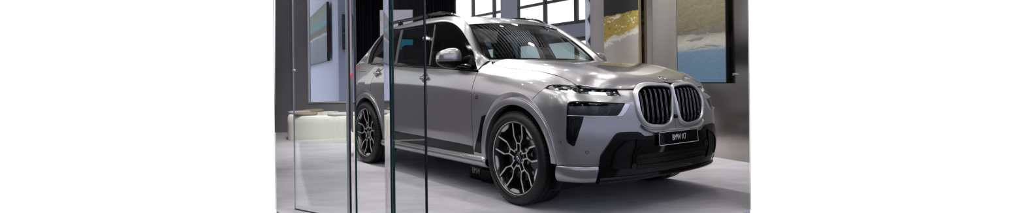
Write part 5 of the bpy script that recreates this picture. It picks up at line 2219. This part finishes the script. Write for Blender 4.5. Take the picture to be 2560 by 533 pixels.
# rows of ceiling lamps: broad ones and small spots
for i, x in enumerate((-4.6, -2.4, -.2, 2.0, 4.2)):
    for j, y in enumerate((2.6, 4.8, 7.2)):
        area('ceiling_lamp', (x + .25 * math.sin(i * 2.1 + j), y + .2 * math.cos(j * 1.7 + i), ZC - .15), 1.3, 19 if j < 2 else 2.5, (1, .97, .95), sy=1.1)
for x in (-5, 0, 5):
    area('hall_fill', (x, -4.6, 4.6), 1.2, 400, (.78, .84, 1), (R(-62), 0, 0), sy=.4)  # added fill: lights the front wall as a soft source for the nose
for y in (5.6, 7.0):
    area('hall_fill', (-5.4, y, 4.5), 1.0, 85, (1, .98, .96), (0, R(66), 0), sy=.4)  # added fill on the white wall mirrored in the fender
for y in (-3, 1.5):
    area('hall_fill', (5.6, y, 4.6), 1.2, 400, (.78, .84, 1), (0, R(-62), 0), sy=.4)  # added fill: lights the right wall for the nose
for i in range(9):
    for j in range(13):
        x, y = -7.2 + 1.8 * i + .5 * rng.rand(), -6.2 + 2.0 * j + .7 * rng.rand()
        area('ceiling_spot', (x, y, ZC - .4), .11, 4.5, (1, .97, .94), sy=.06)
area('ceiling_fill', (1.4, 8.2, 4.2), 1.6, 40, (.95, .97, 1), (math.pi, 0, 0), sy=1.6)  # added fill below the ceiling, brightens the ribs
area('bench_fill', (-2.6, 7.4, 4.9), .4, 70, (1, .98, .95), (R(25), R(-12), 0), spread=80)  # added fill to brighten the pleated bench

# added walls beside the stand that block and shape the white world's light
def blocker_wall(name, D0_, D1_, sgn, u, m, zt_):
    k = (u - 1279.5) / FPX
    k2 = k + sgn * .0008
    pts = [(k * D0_, D0_), (k * D1_, D1_), (k2 * D1_, D1_), (k2 * D0_, D0_)]
    if sgn > 0:
        pts = pts[::-1]
    b = MB()
    b.prism(pts[::-1], 0, zt_)
    o = b.build(name, m)
    o['kind'] = 'structure'


blocker_wall('blocker_left', 4.50, 8.40, -1, EDGE_L - 1, M['grey_wall'], 1.12)
blocker_wall('blocker_left_tall', 8.405, 11.41, -1, EDGE_L - 1, M['grey_wall'], 5.2)
blocker_wall('blocker_right', 4.30, 6.64, 1, EDGE_R + 1, M['blocker_grey'], 5.2)

b = MB()
b.box((-8.1, 7.9, 3.55), (-8.0, 13.5, ZC))
b.box((-7.99, 7.8, 3.55), (-7.0, 7.9, ZC))
o = b.build('high_blocker', M['hall_dark'])  # unseen, added to keep the white world out of window reflections
o['kind'] = 'structure'


def spot(name, loc, target, energy, size=.12, angle=70, col=(1, .98, .95), blend=.35):
    l = bpy.data.lights.new(name, 'SPOT')
    l.energy = energy
    l.shadow_soft_size = size
    l.spot_size = R(angle)
    l.spot_blend = blend
    l.color = col
    o = bpy.data.objects.new(name, l)
    o.location = loc
    o.rotation_euler = (Vector(target) - Vector(loc)).to_track_quat('-Z', 'Y').to_euler()
    COL.objects.link(o)
    return o


def car_pt(x, y, z):
    q = np.array([x, y, z]) - EYE
    return Vector((float(q @ RT), float(q @ FW), z))


# truss spots behind and above the car: they skim along its flank and throw its shadow forwards
kd = np.array([.35, .03, -.30])
for (x, y), e in (((-.2, -.9), 300), ((.6, .2), 220)):
    a_ = np.array([x, y, 1.0]) - kd * 12.2
    spot('key_fill_spot', car_pt(*a_), car_pt(x, y, 1.0), e, .10, 75)
spot('key_fill_spot', (-.8, 9.8, 4.9), (2.2, 5.0, 0), 800, .10, 55)  # added fill spot to brighten the floor on the right
# wash lights on the steel wall and in the alcove
for u in (1500, 1668, 1850):
    p = WR(wr_s(u))
    area('wall_washer', (p[0] + nW.x * .8, p[1] + nW.y * .8, 4.6), .2, 4, (1, .92, .84), (R(20) * nW.y, R(-20) * nW.x, 0), spread=90)
area('alcove_lamp', (A1.x + 1.3, 12.9, 4.6), .6, 46, (.58, .63, 1.0), (0, 0, 0))
area('alcove_lamp', (A1.x - .3, 15.0, 4.6), .6, 46, (.58, .63, 1.0), (0, 0, 0))

# ------------------------------------------------------------------ world: plain white beyond the stand
w = bpy.data.worlds.new('white')
scn.world = w
w.use_nodes = True
w.node_tree.nodes['Background'].inputs[0].default_value = (1, 1, 1, 1)
w.node_tree.nodes['Background'].inputs[1].default_value = 1.02

# ------------------------------------------------------------------ camera
cd = bpy.data.cameras.new('camera')
cam = bpy.data.objects.new('camera', cd)
COL.objects.link(cam)
cd.sensor_fit = 'HORIZONTAL'
cd.sensor_width = 36
cd.lens = FPX / W * 36
cd.shift_x = -(1279.5 - W / 2) / W
cd.shift_y = (V0 - H / 2) / W
cd.clip_start = .05
rx, ux = Vector((CR, 0, SR)), Vector((-SR, 0, CR))
cam.matrix_world = Matrix(((rx.x, ux.x, 0, 0), (0, 0, -1, 0), (rx.z, ux.z, 0, EYE[2]), (0, 0, 0, 1)))
scn.camera = cam
scn.view_settings.view_transform = 'Standard'
scn.view_settings.look = 'None'
scn.view_settings.exposure = 0
scn.view_settings.gamma = 1
scn.view_settings.use_curve_mapping = False
